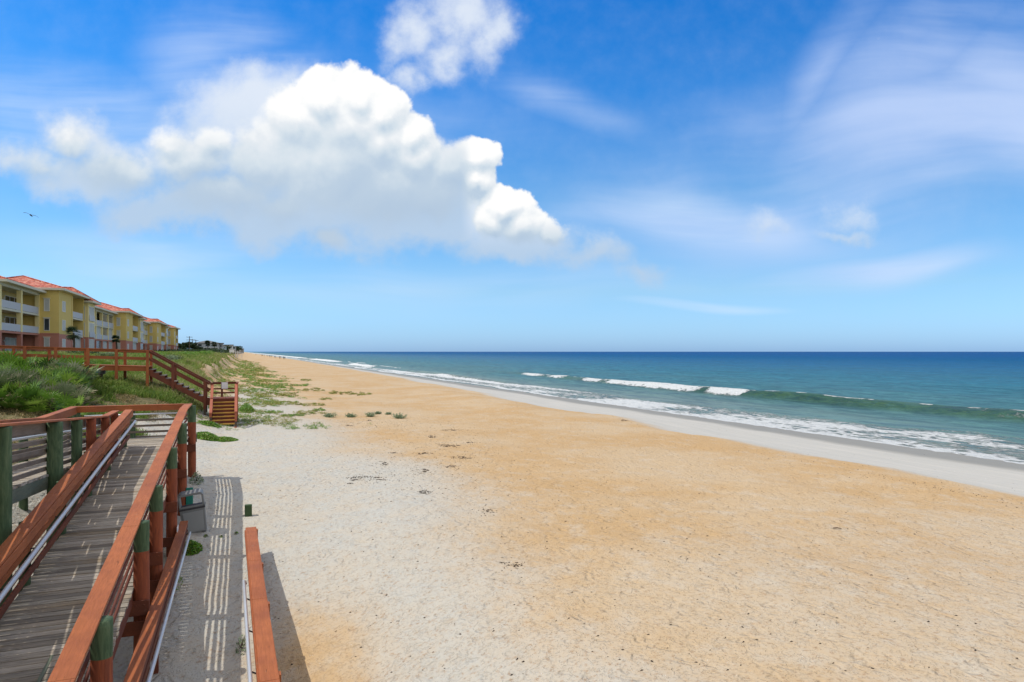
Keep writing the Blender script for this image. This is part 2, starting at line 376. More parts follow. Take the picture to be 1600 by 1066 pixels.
def deck_mat():
    m, T, b = mat('weathered_deck_planks'); q = coords(T)
    isl = T.n('ShaderNodeNewGeometry').outputs['Random Per Island']
    base = T.ramp(isl, [(0, (.19, .16, .125)), (.2, (.44, .39, .315)), (.4, (.27, .23, .18)), (.6, (.41, .35, .275)), (.8, (.56, .49, .40)), (1, (.31, .235, .15))])
    off = T.n('ShaderNodeCombineXYZ', X=T.m('MULTIPLY', isl, 37.0), Y=T.m('MULTIPLY', isl, 91.0), Z=0.0).outputs[0]
    st = T.mapping(T.vm('ADD', q, off), scale=(1.3, 24, 8))
    g = T.noise(st, 1.7, 7.0, .68, .6)
    c = T.mix(T.sm(g, .35, .7), base, T.mix(.65, base, g3(.06, .052, .045)))
    warm = T.sm(T.noise(T.mapping(q, scale=(.9, 3.5, 1)), 1.3, 4.0, .6), .5, .72)
    c = T.mix(T.m('MULTIPLY', warm, .38), c, g3(.33, .22, .10))
    sandy = T.sm(T.noise(q, 1.6, 5.0, .65), .56, .72)
    c = T.mix(T.m('MULTIPLY', sandy, .5), c, g3(.5, .45, .37))
    T.set(b.inputs['Base Color'], c); b.inputs['Roughness'].default_value = .85
    bump(T, b, g, .006)
    return m
M['deck'] = deck_mat()
def pile_mat(name, line=True):
    m, T, b = mat(name); q = coords(T, False)
    at = T.n('ShaderNodeAttribute', dict(attribute_name='painted')).outputs['Fac']
    st = T.mapping(q, rot=(.5, .25, 0), scale=(10, 10, 1.4))
    g = T.noise(st, 1.5, 6.0, .66, 1.2)
    gc = T.ramp(g, [(.25, (.035, .062, .030)), (.5, (.07, .115, .055)), (.68, (.12, .165, .085)), (.85, (.20, .22, .13))])
    rc = T.mix(T.sm(g, .3, .7), g3(.33, .085, .033), g3(.19, .05, .024))
    edge = T.m('ADD', at, T.m('MULTIPLY', T.m('SUBTRACT', T.noise(q, 9.0, 3.0), .5), .25))
    c = T.mix(T.sm(edge, .45, .55), gc, rc)
    T.set(b.inputs['Base Color'], c); b.inputs['Roughness'].default_value = .8
    bump(T, b, g, .012)
    return m
M['pile'] = pile_mat('treated_pile_wood')
M['pipe'] = simple('galvanised_pipe', (.56, .58, .60), .38, .12, 5.0, metal=.35, spec=.5)
M['white'] = simple('white_painted_metal', (.78, .78, .76), .5, .05)
M['dark_metal'] = simple('dark_metal', (.05, .05, .055), .5, .1)
M['teal'] = simple('teal_plastic', (.02, .20, .15), .5, .1)
M['bin'] = simple('grey_bin_plastic', (.20, .205, .205), .5, .10, 6.0)
M['bin_panel'] = simple('grey_bin_panel', (.27, .28, .285), .45, .08, 3.0)
M['yellow'] = simple('yellow_nosing_paint', (.58, .33, .06), .6, .2, 9.0)

def sand_mat():
    m, T, b = mat('beach_sand'); q = coords(T)
    def A(n): return T.n('ShaderNodeAttribute', dict(attribute_name=n)).outputs['Fac']
    white, wet, veg, flat = A('white'), A('wet'), A('veg'), A('flat')
    n1 = T.noise(q, .16, 5.0, .6); n2 = T.noise(T.mapping(q, scale=(1, .8, 1)), 1.3, 5.0, .65); n3 = T.noise(q, 14.0, 5.0, .7); n4 = T.noise(q, 120.0, 2.0, .6)
    n5 = T.noise(T.mapping(q, scale=(1.0, .55, 1)), 5.0, 6.0, .7)
    orange = T.mix(T.sm(n1, .36, .62), g3(.515, .378, .228), g3(.485, .315, .150))
    orange = T.mix(T.m('MULTIPLY', T.sm(n2, .48, .72), .55), orange, g3(.52, .425, .31))
    pale = T.mix(T.sm(n2, .35, .7), g3(.465, .450, .400), g3(.495, .440, .355))
    wf = T.m('ADD', white, T.m('MULTIPLY', T.m('SUBTRACT', n2, .5), .55)); wf = T.m('ADD', wf, T.m('MULTIPLY', T.m('SUBTRACT', n5, .5), .5))
    c = T.mix(T.sm(wf, .15, .85), orange, pale)
    fl = T.mix(T.sm(T.noise(T.mapping(q, scale=(1.6, .12, 1)), 1.4, 4.0, .6), .35, .7), g3(.43, .415, .375), g3(.48, .455, .41))
    ff = T.m('ADD', flat, T.m('MULTIPLY', T.m('SUBTRACT', n5, .5), .5))
    c = T.mix(T.sm(ff, .1, .95), c, fl)
    # coarse shell grains and pits: light and dark specks
    n6 = T.noise(q, 12.0, 4.0, .62); sp = T.sm(n6, .53, .70); notflat = T.m('SUBTRACT', 1.0, T.m('MULTIPLY', flat, .8))
    c = T.mix(T.m('MULTIPLY', T.m('MULTIPLY', sp, .62), notflat), c, g3(.33, .20, .11))
    c = T.mix(T.m('MULTIPLY', T.sm(n4, .60, .78), .30), c, g3(.80, .74, .64))
    c = T.mix(T.m('MULTIPLY', T.sm(n3, .60, .74), .16), c, g3(.30, .21, .14))
    # humus and dead leaves under the dune plants
    hv = T.m('ADD', veg, T.m('MULTIPLY', T.m('SUBTRACT', n2, .5), .9))
    hc = T.ramp(T.noise(q, 6.0, 5.0, .7), [(.3, (.055, .05, .022)), (.5, (.13, .115, .05)), (.65, (.26, .19, .095)), (.8, (.36, .28, .17))])
    c = T.mix(T.sm(hv, .4, .75), c, hc)
    wetc = T.mix(.5, c, g3(.19, .165, .135)); wetn = T.m('ADD', wet, T.m('MULTIPLY', T.m('SUBTRACT', n2, .5), .3))
    wk = T.sm(wetn, .12, .9)
    c = T.mix(wk, c, g3(.25, .235, .20))
    T.set(b.inputs['Base Color'], c)
    T.set(b.inputs['Roughness'], T.m('SUBTRACT', .93, T.m('MULTIPLY', wk, .35)))
    b.inputs['Specular IOR Level'].default_value = .25
    # trampled relief
    vo = T.n('ShaderNodeTexVoronoi', Vector=T.vm('ADD', T.mapping(q, scale=(1, .8, 1)), T.n('ShaderNodeTexNoise', Vector=q, Scale=1.6, Detail=3.0).outputs[1]), Scale=3.6, Randomness=1.0).outputs[0]
    vo2 = T.n('ShaderNodeTexVoronoi', Vector=T.vm('ADD', q, T.n('ShaderNodeTexNoise', Vector=q, Scale=5.0, Detail=3.0).outputs[1]), Scale=8.0, Randomness=1.0).outputs[0]
    h = T.m('ADD', T.m('MULTIPLY', T.sm(vo, .05, .5), 1.15), T.m('MULTIPLY', T.sm(vo2, .05, .5), .42))
    h = T.m('ADD', h, T.m('ADD', T.m('MULTIPLY', n5, .45), T.m('MULTIPLY', n6, .50))); h = T.m('ADD', h, T.m('MULTIPLY', n3, .22))
    h = T.m('MULTIPLY', h, T.m('SUBTRACT', 1.0, T.m('MULTIPLY', flat, .93)))
    bump(T, b, h, .038, .8)
    return m
M['sand'] = sand_mat()

def sea_mat():
    m, T, b = mat('sea_water'); q = coords(T)
    foam = T.n('ShaderNodeAttribute', dict(attribute_name='foam')).outputs['Fac']
    ridge = T.n('ShaderNodeAttribute', dict(attribute_name='ridge')).outputs['Fac']
    sep = T.n('ShaderNodeSeparateXYZ', Vector=q); s = sep.outputs[0]
    w = T.m('ADD', s, T.m('MULTIPLY', T.m('SUBTRACT', T.noise(T.mapping(q, scale=(1, .35, 1)), .03, 4.0, .6), .5), 60.0))
    ls = T.m('LOGARITHM', T.m('MAXIMUM', w, 30.0), 10.0)
    c = T.ramp(T.m('DIVIDE', ls, 4.0), [(.385, (.20, .23, .19)), (.42, (.12, .205, .185)), (.455, (.065, .19, .20)), (.52, (.026, .165, .235)), (.60, (.008, .12, .27)), (.75, (.004, .085, .28)), (1, (.004, .07, .26))])
    patch = T.noise(T.mapping(q, scale=(1, .3, 1)), .09, 5.0, .65)
    c = T.mix(T.m('MULTIPLY', T.sm(patch, .45, .7), .5), c, T.mix(.5, c, g3(.02, .09, .08)))
    c = T.mix(ridge, c, g3(.042, .10, .052))
    rip = T.noise(T.mapping(q, scale=(1, .28, 1)), .55, 6.0, .72, .5)  # light and dark of ripple facets put into the water colour
    rip2 = T.noise(T.mapping(q, scale=(1, .30, 1)), 1.9, 5.0, .7, .3)
    c = T.mix(T.m('MULTIPLY', T.m('MULTIPLY', T.sm(rip2, .47, .60), T.sm(s, 44.0, 62.0)), .50), c, T.mix(.6, c, g3(.0, .025, .04)))
    c = T.mix(T.m('MULTIPLY', T.sm(rip2, .46, .34), .22), c, g3(.10, .22, .25))
    c = T.mix(T.m('MULTIPLY', T.sm(rip, .42, .62), .75), c, T.mix(.55, c, g3(.0, .02, .05)))
    # foam
    fv = T.vm('ADD', T.mapping(q, scale=(1.0, .5, 1)), T.n('ShaderNodeVectorMath', dict(operation='SCALE'), i0=T.n('ShaderNodeTexNoise', Vector=q, Scale=.5, Detail=4.0).outputs[1], Scale=2.2).outputs[0])
    cell = T.n('ShaderNodeTexVoronoi', dict(feature='DISTANCE_TO_EDGE'), Vector=fv, Scale=1.15).outputs[0]
    fn = T.noise(T.mapping(q, scale=(1, .45, 1)), 1.1, 7.0, .7, .8); fn2 = T.noise(T.mapping(q, scale=(1, .5, 1)), 5.5, 5.0, .7)
    lace = T.m('MULTIPLY', T.m('SUBTRACT', .22, cell), 1.1)
    fq = T.m('ADD', T.m('ADD', T.m('MULTIPLY', fn, .95), T.m('MULTIPLY', fn2, .5)), lace)
    f = T.m('ADD', fq, T.m('SUBTRACT', T.m('MULTIPLY', foam, 1.22), 1.30))
    fm = T.m('MULTIPLY', T.sm(f, -.05, .26), T.sm(foam, 0.02, .12))
    c = T.mix(T.m('MULTIPLY', fm, .95), c, T.mix(T.sm(fn2, .30, .6), g3(.54, .57, .57), g3(.72, .73, .73)))
    T.set(b.inputs['Base Color'], c)
    T.set(b.inputs['Roughness'], T.m('ADD', .14, T.m('MULTIPLY', fm, .5)))
    b.inputs['IOR'].default_value = 1.33; b.inputs['Specular IOR Level'].default_value = .16
    w1 = T.noise(T.mapping(q, scale=(1, .40, 1)), .38, 5.0, .62, .4); w2 = T.noise(T.mapping(q, rot=(0, 0, .5), scale=(1, .6, 1)), 1.7, 5.0, .65); w3 = T.noise(T.mapping(q, scale=(1, .35, 1)), .07, 3.0, .5)
    hh = T.m('ADD', T.m('ADD', w1, T.m('MULTIPLY', w2, .24)), T.m('MULTIPLY', w3, 1.6))
    hh = T.m('MULTIPLY', hh, T.sm(s, 38.0, 60.0, .18, 1.0)); hh = T.m('ADD', hh, T.m('MULTIPLY', fm, T.m('ADD', .06, T.m('MULTIPLY', fn2, .30))))
    bp = bump(T, b, hh, 1.1, .9)
    df = T.n('ShaderNodeBsdfDiffuse', Color=c, Normal=bp.outputs[0]); gl = T.n('ShaderNodeBsdfGlossy', Roughness=.22, Normal=bp.outputs[0])
    fr = T.n('ShaderNodeFresnel', IOR=1.33, Normal=bp.outputs[0]).outputs[0]
    fr = T.m('MULTIPLY', T.m('MINIMUM', fr, .75), T.sm(s, 60.0, 500.0, .46, .16)); fr = T.m('MULTIPLY', fr, T.m('SUBTRACT', 1.0, fm))
    mx = T.n('ShaderNodeMixShader', i0=fr); T.nt.links.new(df.outputs[0], mx.inputs[1]); T.nt.links.new(gl.outputs[0], mx.inputs[2])
    out = [n for n in T.nt.nodes if n.type == 'OUTPUT_MATERIAL'][0]; T.nt.links.new(mx.outputs[0], out.inputs[0]); T.nt.nodes.remove(b)
    return m
M['sea'] = sea_mat()

def leaf_mat(name, stops, rough=.55, trans=.25):
    m, T, b = mat(name)
    a = T.n('ShaderNodeAttribute', dict(attribute_name='tint')).outputs['Fac']
    c = T.ramp(a, stops); T.set(b.inputs['Base Color'], c); b.inputs['Roughness'].default_value = rough
    b.inputs['Specular IOR Level'].default_value = .3
    tr = T.n('ShaderNodeBsdfTranslucent'); T.set(tr.inputs[0], c)
    mx = T.n('ShaderNodeMixShader'); mx.inputs[0].default_value = trans
    T.nt.links.new(b.outputs[0], mx.inputs[1]); T.nt.links.new(tr.outputs[0], mx.inputs[2])
    out = [n for n in T.nt.nodes if n.type == 'OUTPUT_MATERIAL'][0]
    T.nt.links.new(mx.outputs[0], out.inputs[0]); return m
M['palmetto'] = leaf_mat('palmetto_leaf', [(0, (.03, .07, .015)), (.35, (.09, .19, .02)), (.6, (.19, .31, .04)), (.8, (.28, .38, .08)), (.9, (.45, .43, .22)), (1, (.30, .22, .14))], .32)
M['palmetto_grey'] = leaf_mat('palmetto_dry_leaf', [(0, (.035, .055, .03)), (.4, (.11, .15, .06)), (.65, (.22, .24, .13)), (1, (.42, .36, .25))], .42)
M['palmetto_yellow'] = leaf_mat('palmetto_yellow_leaf', [(0, (.10, .22, .03)), (.5, (.26, .38, .05)), (1, (.55, .48, .06))], .4)
M['grass'] = leaf_mat('dune_grass_blades', [(0, (.045, .10, .015)), (.35, (.12, .22, .025)), (.62, (.22, .30, .05)), (.82, (.32, .34, .10)), (1, (.42, .35, .18))], .6)
M['drygrass'] = leaf_mat('dry_grass_blades', [(0, (.09, .10, .03)), (.4, (.21, .19, .065)), (.7, (.36, .26, .11)), (1, (.44, .33, .20))], .7)
M['cover'] = leaf_mat('creeper_leaves', [(0, (.05, .15, .01)), (.4, (.11, .27, .015)), (.75, (.20, .33, .04)), (1, (.30, .30, .07))], .45)
M['olive'] = leaf_mat('olive_creeper_leaves', [(0, (.14, .18, .025)), (.4, (.25, .28, .035)), (.75, (.32, .31, .07)), (1, (.33, .24, .11))], .6)
M['silver'] = leaf_mat('silver_green_leaves', [(0, (.12, .18, .09)), (.5, (.22, .29, .16)), (1, (.36, .40, .25))], .6)
M['tree'] = leaf_mat('dark_tree_leaves', [(0, (.012, .028, .012)), (.5, (.03, .06, .022)), (1, (.075, .11, .04))], .6)
M['bark'] = simple('bark', (.10, .075, .055), .9, .3, 8.0)
M['wrack'] = simple('dry_seaweed', (.035, .022, .014), .9, .5, 9.0)
M['stick'] = simple('driftwood', (.12, .08, .05), .9, .3, 9.0)
# ------------------------------------------------------------------ the ground: one sheet to the horizon
def axis(segs):
    out = []
    for (a, b, n, geo) in segs:
        if geo: v = a + (b - a) * (np.geomspace(1, geo, n + 1) - 1) / (geo - 1)
        else: v = np.linspace(a, b, n + 1)
        out += list(v[:-1])
    out.append(segs[-1][1]); return np.array(out)
def grid_mesh(name, S, T_, hfun, material, attrf):
    s, t = np.meshgrid(S, T_, indexing='ij'); s = s.ravel(); t = t.ravel()
    z = hfun(s, t); v = np.stack([s * CX - t * CY, s * CY + t * CX, z], 1)
    ns, nt_ = len(S), len(T_)
    i = np.arange(ns - 1)[:, None] * nt_ + np.arange(nt_ - 1)[None, :]; i = i.ravel()
    f = np.stack([i, i + nt_, i + nt_ + 1, i + 1], 1)
    return np_mesh(name, v, f, material, attrs=attrf(s, t, z), smooth=True)
VEGP = [  # patches of plants over sand: (photo x, photo y, radius s, radius t, amount)
]
def veg_amount(s, t):
    edge = np.interp(t, [-20, 10, 20, 30, 38, 44, 60, 108, 600], [-5.4, -5.4, -5.2, -4.2, -3.4, -2.6, -3.9, -4.0, -2.0])
    wob = (fbm(t / 3.0 + 2, s / 3.0, 3) - .5) * 2.2 + (fbm(t / 14.0 + 3, t * 0 + 5.5, 3) - .5) * 3.0 * sst(t, 45, 80) * -1
    return 1 - sst(s + wob, edge - .3, edge + .6)
def ground_attrs(s, t, z):
    n = fbm(s / 5 + 7, t / 5, 4) - .5
    lim = np.interp(t, [-20, 5, 9, 13, 20, 30, 45, 70, 110], [3.2, 3.2, 3.8, 4.2, 4.6, 4.2, 3.6, 2.0, 0.5])
    white = (1 - sst(s + n * 5.0, lim - 4.0, lim + 6.0)) * (1 - .85 * sst(t, 50, 110))
    hole = np.exp(-((s - 1.0) ** 2 / 1.4 + (t - 11.5) ** 2 / 7)) * .75
    white = np.clip(white - hole, 0, 1) * (1 - .8 * sst(t, 46, 64) * (1 - sst(s, -1.5, .5)))
    right = sst(s, 3, 10) * (1 - sst(t, 8, 22)) * .22
    white = np.maximum(white, right + .22 * (1 - sst(t, 9, 20)))
    crest = (np.interp(t, [20, 35.7, 41.7, 48, 55.4, 73, 101, 158, 321, 900], [.4, .4, -1.5, .1, 1.0, -1.5, -1.6, -2.6, -4.5, -6.0]) + (fbm(t / 9.0 + 40, t * 0 + 1.5, 3) - .5) * 2.0)
    flat = sst(s + crest * (1 - sst(s, 28, 36)), 21.8, 26.0)
    wet = sst(s + (fbm(t / 9, t * 0 + 3, 3) - .5) * 2.0, 31.5, 35.2)
    return dict(white=white, wet=wet, veg=veg_amount(s, t), flat=flat)
S_ax = axis([(-12000, -60, 16, .002), (-60, -12, 40, None), (-12, -2, 44, None), (-2, 1.5, 44, None), (1.5, 12, 50, None), (12, 40, 80, None), (40, 95, 20, None)])
T_ax = axis([(-400, -4, 12, .02), (-4, 6, 40, None), (6, 26, 200, None), (26, 40, 80, None), (40, 130, 200, None), (130, 600, 160, 6), (600, 16000, 40, 40)])
tag(grid_mesh('sand', S_ax, T_ax, H, M['sand'], ground_attrs), kind='structure')

# ------------------------------------------------------------------ the sea
ZS = -1.5
def ridge_prof(s, s0, a, w_sea, w_land):
    d = s - s0
    return a * np.where(d > 0, np.exp(-(d / w_sea) ** 2), np.exp(-(d / w_land) ** 2))
def ridge1(t): return 60.6 + 1.4 * (fbm(t / 30, t * 0 + 2.2, 3) - .5) + np.interp(t, [-60, 20, 100, 165, 260], [60, 0, 0.3, 7, 10]) * np.where(t < 20, 0.02, 1)
def amp1(t): return np.interp(t, [-60, 0, 20, 60, 110, 150, 175, 200], [.75, .8, .85, .9, .72, .5, .2, 0]) * (.8 + .5 * (fbm(t / 9 + 4, t * 0 + 8, 2) - .3))
def amp2(t): return np.interp(t, [100, 125, 160, 215, 240, 260, 300, 330, 400], [0, .25, .45, .3, 0, .5, .55, 0, 0])
def amp3(t): return np.interp(t, [380, 420, 500, 560, 620, 700, 900], [0, .6, .6, 0, .5, .5, .5])
def sea_h(s, t):
    k = sst(s, 37, 55)
    z = ZS + (fbm(s / 6.0, t / 16.0, 4) - .5) * .34 * k * (1 - sst(s, 250, 900)) + (fbm(s / 1.7 + 3, t / 3.6, 3) - .5) * .13 * k * (1 - sst(s, 120, 300))
    z += ridge_prof(s, ridge1(t), amp1(t), 3.4, 1.25)
    z += ridge_prof(s, 45.5 + (fbm(t / 25, t * 0, 2) - .5) * 3, amp2(t), 2.5, 1.0) + ridge_prof(s, 50.0, amp3(t), 4, 2)
    z += ridge_prof(s, 83 + 3 * (fbm(t / 40 + 8, t * 0, 2) - .5), .28, 5, 3) + ridge_prof(s, 108 + 5 * (fbm(t / 40 + 18, t * 0, 2) - .5), .25, 6, 4)
    return z
def sea_attrs(s, t, z):
    edge = 36.6 + (fbm(t / 12 + 1, t * 0 + 7, 3) - .5) * 2.4 + 1.6 * sst(t, 70, 110)
    foam = 1.0 * np.exp(-((s - edge - .5) / .6) ** 2) * .92
    w_ = np.interp(t, [-50, 20, 45, 80, 130, 220, 300], [17, 14.5, 12.5, 9.5, 8.0, 8.0, 8.0])
    body = (1 - sst(s, edge + w_ * .55, edge + w_)) * sst(s, edge - 1, edge)
    bodyk = np.interp(t, [0, 30, 55, 90, 120, 180, 240, 300], [.68, .70, .72, .74, .70, .62, .60, .55])
    patches = sst(fbm(s / 5 + 11, t / 11 + 3, 3), .30, .62)
    foam = np.maximum(foam, body * bodyk * (.60 + .44 * patches))
    # whitewater line behind the wash
    l2 = 44.0 + (fbm(t / 20 + 3, t * 0 + 3, 3) - .5) * 3 - .012 * (t - 100)
    foam = np.maximum(foam, np.exp(-((s - l2) / 1.5) ** 2) * np.interp(t, [60, 85, 110, 200, 222, 235], [0, .55, .85, .9, .6, 0]))
    foam = np.maximum(foam, np.exp(-((s - 45.5) / 2.2) ** 2) * np.interp(t, [245, 258, 300, 325], [0, 1, 1, 0]))
    foam = np.maximum(foam, np.exp(-((s - 50) / 4.0) ** 2) * np.interp(t, [360, 400, 500, 540, 600, 640, 3000], [0, 1, 1, .5, .6, 1, .9]))
    for (c0, w0, k0, t0_, t1_, o_) in [(41.2, .45, .75, 60, 240, 1), (52.5, .8, .8, 180, 520, 2), (57.0, 1.0, .75, 330, 3000, 3), (48.6, .5, .6, 20, 70, 4)]:
        on2 = sst(fbm(t / 14 + 3 * o_, t * 0 + o_, 3), .40, .62) * sst(t, t0_, t0_ + 15) * (1 - sst(t, t1_ - 20, t1_))
        foam = np.maximum(foam, k0 * on2 * np.exp(-((s - c0 - (fbm(t / 16 + o_, t * 0, 3) - .5) * 3) / w0) ** 2))
    # breaking crest further out
    r = ridge1(t); d = s - r
    on = np.interp(t, [35, 36.5, 40, 41.5, 52, 54, 56, 69, 71, 77, 78.5, 80, 82, 103, 105, 108, 112, 116, 120, 128, 131, 136, 140, 150, 155, 160, 168],
                      [0, .35, .35, 0, 0, .35, 0, 0, .9, .9, .3, .5, 0.98, 1.02, .9, .5, .8, .8, .2, .2, .85, .85, .3, .9, .9, .3, 0])
    on = on * (.40 + 1.0 * fbm(t / 1.0, s * .9, 3))
    foam = np.maximum(foam, on * np.where(d < 0, np.exp(-((d + .5) / 1.6) ** 2), np.exp(-(d / .9) ** 2)))
    foam = np.maximum(foam, .70 * np.exp(-(d / .28) ** 2) * sst(fbm(t / 2.2 + 9, t * 0, 3), .42, .6) * (t < 165))
    gr = np.exp(-((d + .9) / 1.5) ** 2) * (amp1(t) / .8).clip(0, 1)
    return dict(foam=foam.clip(0, 1.15), ridge=gr.clip(0, 1))
S2 = axis([(34, 48, 50, None), (48, 56, 20, None), (56, 66, 50, None), (66, 120, 90, None), (120, 30000, 110, 4000)])
T2 = axis([(-30000, -40, 40, .001), (-40, 0, 30, None), (0, 180, 400, None), (180, 700, 260, 4), (700, 30000, 80, 60)])
tag(grid_mesh('sea', S2, T2, sea_h, M['sea'], sea_attrs), kind='structure')
# ------------------------------------------------------------------ near ramp walkway (switchback)
def ip(tab): 
    xs = [p[0] for p in tab]; ys = [p[1] for p in tab]
    return lambda t: float(np.interp(t, xs, ys))
RR = ip([(3, .95), (7.8, .98), (12.26, 1.42), (17.9, 1.96), (23.3, 2.43), (26, 2.43)])
LR = ip([(2.0, 3.85), (21.4, 2.43), (26, 2.43)])
DH = 1.05
def pile(root, s, t, z0, z1, r, paint0=None, name='post'):
    """round pile with an attribute telling which height is painted"""
    n = 16; zs = [z0]; z = z0
    while z < z1 - .12: z += .1; zs.append(z)
    zs.append(z1); v = []; f = []; at = []
    o0 = root_loc(root); c = W(s, t); ph = random.random() * 6
    for zz in zs:
        rr = r * (1.0 + .025 * math.sin(zz * 5 + ph)); 
        for k in range(n):
            th = 2 * math.pi * k / n
            v.append((c.x + rr * math.cos(th) - o0.x, c.y + rr * math.sin(th) - o0.y, zz - o0.z)); 
            at.append(0 if paint0 is None else (1 if zz < paint0 else 0))
    for i in range(len(zs) - 1):
        for k in range(n): k2 = (k + 1) % n; f.append((i * n + k, i * n + k2, (i + 1) * n + k2, (i + 1) * n + k))
    ct = len(v); v.append((c.x - o0.x, c.y - o0.y, z1 - o0.z)); at.append(at[-1])
    e = (len(zs) - 1) * n; tri = np.array([(e + k, e + (k + 1) % n, ct) for k in range(n)])
    return np_mesh(name, v, [np.array(f), tri], M['pile'], root, dict(painted=at))
def line_board(root, name, s, ts, zf, w, h, m, bevel=.006, lift=0.0, split=None):
    mb = MB(); ts = list(ts)
    for a, b in zip(ts[:-1], ts[1:]):
        mb.beam(W(s, a, zf(a) + lift), W(s, b, zf(b) + lift), w, h, ext=(-.003 if name == 'cap_rail' else 0))
    return mb.build(name, m, root, bevel)
def planks(mb, s0, s1, t0, t1, zf, pw=.134, gap=.019, th=.04):
    t = t0
    while t < t1:
        w = pw * random.uniform(.985, 1.0); z = zf(t + w / 2) + random.uniform(-.003, .003)
        dz = (zf(t + w) - zf(t)) / 2; e0 = random.uniform(-.012, .012); e1 = random.uniform(-.012, .012)
        c = W((s0 + s1) / 2 + (e0 + e1) / 2, t + w / 2, z - th / 2)
        tl = random.uniform(-.004, .004)
        mb.obox(c, W((s1 - s0) / 2 + (e1 - e0) / 2, 0, tl), W(0, w / 2, dz), (0, 0, th / 2)); t += w + gap
DR = lambda t: max(RR(t) - DH, .045); DL = lambda t: LR(t) - DH
walk = thing('ramp_boardwalk', 'large wooden switchback ramp with terracotta painted rails and green round posts, nearest the viewer', 'boardwalk', tuple(W(-3.2, 14, 0)))
mb = MB(); planks(mb, -3.22, -1.60, 3.6, 23.3, DR); mb.build('ramp_deck', M['deck'], walk, .004)
mb = MB(); planks(mb, -4.98, -1.60, 23.31, 25.35, lambda t: 1.38); mb.build('landing_deck', M['deck'], walk, .004)
mb = MB(); planks(mb, -4.98, -3.50, 2.0, 23.29, DL); mb.build('upper_ramp_deck', M['deck'], walk, .004)
# stringers under the decks
for s in (-1.63, -2.3, -3.16): line_board(walk, 'stringer', s, [7.5, 12.26, 17.9, 23.2], DR, .045, .22, M['paint2'] if s > -2 else M['stringer'], lift=-.16)
for s in (-3.53, -4.9): line_board(walk, 'stringer', s, [2.2, 21.4, 23.2], DL, .045, .24, M['stringer'], lift=-.165)
mb = MB(); mb.beam(W(-4.98, 25.375, 1.27), W(-1.36, 25.375, 1.27), .045, .24); mb.beam(W(-4.98, 25.42, 1.40), W(-1.36, 25.42, 1.40), .14, .035); mb.build('end_board', M['weather'], walk, .006)
# right guard: posts, cap, boards
rposts = [25.12, 21.0, 17.9, 14.7, 12.6, 9.15, 6.0]
for i, t in enumerate(rposts):
    pile(walk, -1.50, t, -2.2, RR(t) - .03, .118 if i else .125, paint0=RR(t) - (.52 if i < 6 else .3) + random.uniform(-.05, .05))
ts = [3.6, 7.8, 12.26, 17.9, 23.3, 25.36]
caps = []
for a, b in zip(ts[:-1], ts[1:]): caps.append(line_board(walk, 'cap_rail', -1.62, [a, b], RR, .24, .042, M['paint']))
line_board(walk, 'fascia_board', -1.70, ts, RR, .035, .10, M['paint'], lift=-.073)
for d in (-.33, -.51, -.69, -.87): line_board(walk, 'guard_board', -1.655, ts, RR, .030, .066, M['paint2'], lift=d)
mb = MB(); mb.tube([W(-1.77, t, RR(t) - .30) for t in ts[1:]], .024, 10); mb.build('handrail', M['pipe'], walk, smooth=True)
# cross beams bolted to the posts at the outer side
for t in rposts[:-1]:
    z = min(DR(t) - .34, 1.0)
    if z > -.4:
        mb = MB(); mb.beam(W(-3.4, t - .15, z), W(-1.37, t - .15, z), .045, .24)
        for q in (-1.44, -1.56): mb.tube([W(q, t - .172, z + .05), W(q, t - .19, z + .05)], .014, 8)
        mb.build('cross_beam', M['paint2'], walk, .005)
# middle line: posts of the lower ramp, painted boards, cap, handrail
for t in [23.15, 20.4, 18.0, 15.5, 13.1, 10.7, 8.3, 5.8]: pile(walk, -3.22, t, -2.0, RR(t) - .04, .085)
tm = [3.6, 7.8, 12.26, 14.4, 17.9, 23.25]
for a, b in zip(tm[:-1], tm[1:]): line_board(walk, 'cap_rail', -3.10, [a, b], lambda t: RR(t) + .02, .20, .042, M['paint'])
line_board(walk, 'fascia_board', -3.005, tm, RR, .036, .15, M['paint'], lift=-.085)
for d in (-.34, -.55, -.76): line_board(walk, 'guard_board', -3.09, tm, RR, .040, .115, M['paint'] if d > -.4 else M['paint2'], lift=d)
mb = MB(); pts = [W(-2.90, t, RR(t) - .27) for t in np.linspace(4, 23.0, 14)]; mb.tube(pts + [W(-2.92, 23.2, RR(23) - .29)], .034, 12)
hr = mb.build('handrail', M['pipe'], walk, smooth=True)
for t in np.arange(5, 23, 1.55):
    mb = MB(); p = W(-2.90, t, RR(t) - .30); mb.tube([p, p + Vector((0, 0, -.05)), W(-3.06, t, RR(t) - .36)], .012, 6); mb.build('bracket', M['dark_metal'], walk)
# upper lane: right guard (round posts) and left guard
for t, r, pt in [(22.85, .10, 1), (21.4, .11, 1), (19.5, .11, 1), (17.9, .11, 0), (15.95, .14, 0), (12.75, .12, 0), (9.6, .12, 0), (6.2, .12, 0)]:
    pile(walk, -3.42, t, -2.0, LR(t) - .03, r, paint0=9 if pt else None)
tl = [2.0, 12, 17.2, 21.4, 23.2]
for a, b in zip(tl[:-1], tl[1:]): line_board(walk, 'cap_rail', -3.44, [a, b], LR, .19, .042, M['paint'])
line_board(walk, 'fascia_board', -3.575, tl, LR, .036, .19, M['weather'], lift=-.12)
for d in (-.40, -.58, -.76, -.94): line_board(walk, 'guard_board', -3.575, tl, LR, .036, .085, M['weather'], lift=d)
mb = MB(); mb.tube([W(-3.68, t, LR(t) - .29) for t in np.linspace(3, 23, 12)], .026, 10); mb.build('handrail', M['pipe'], walk, smooth=True)
for t in [24.8, 22.6, 20.3, 17.6, 14.9, 12, 9, 6]: pile(walk, -5.02, t, -.2, LR(t) - .03, .10)
tl2 = [2.0, 12, 17.2, 21.4, 25.2]
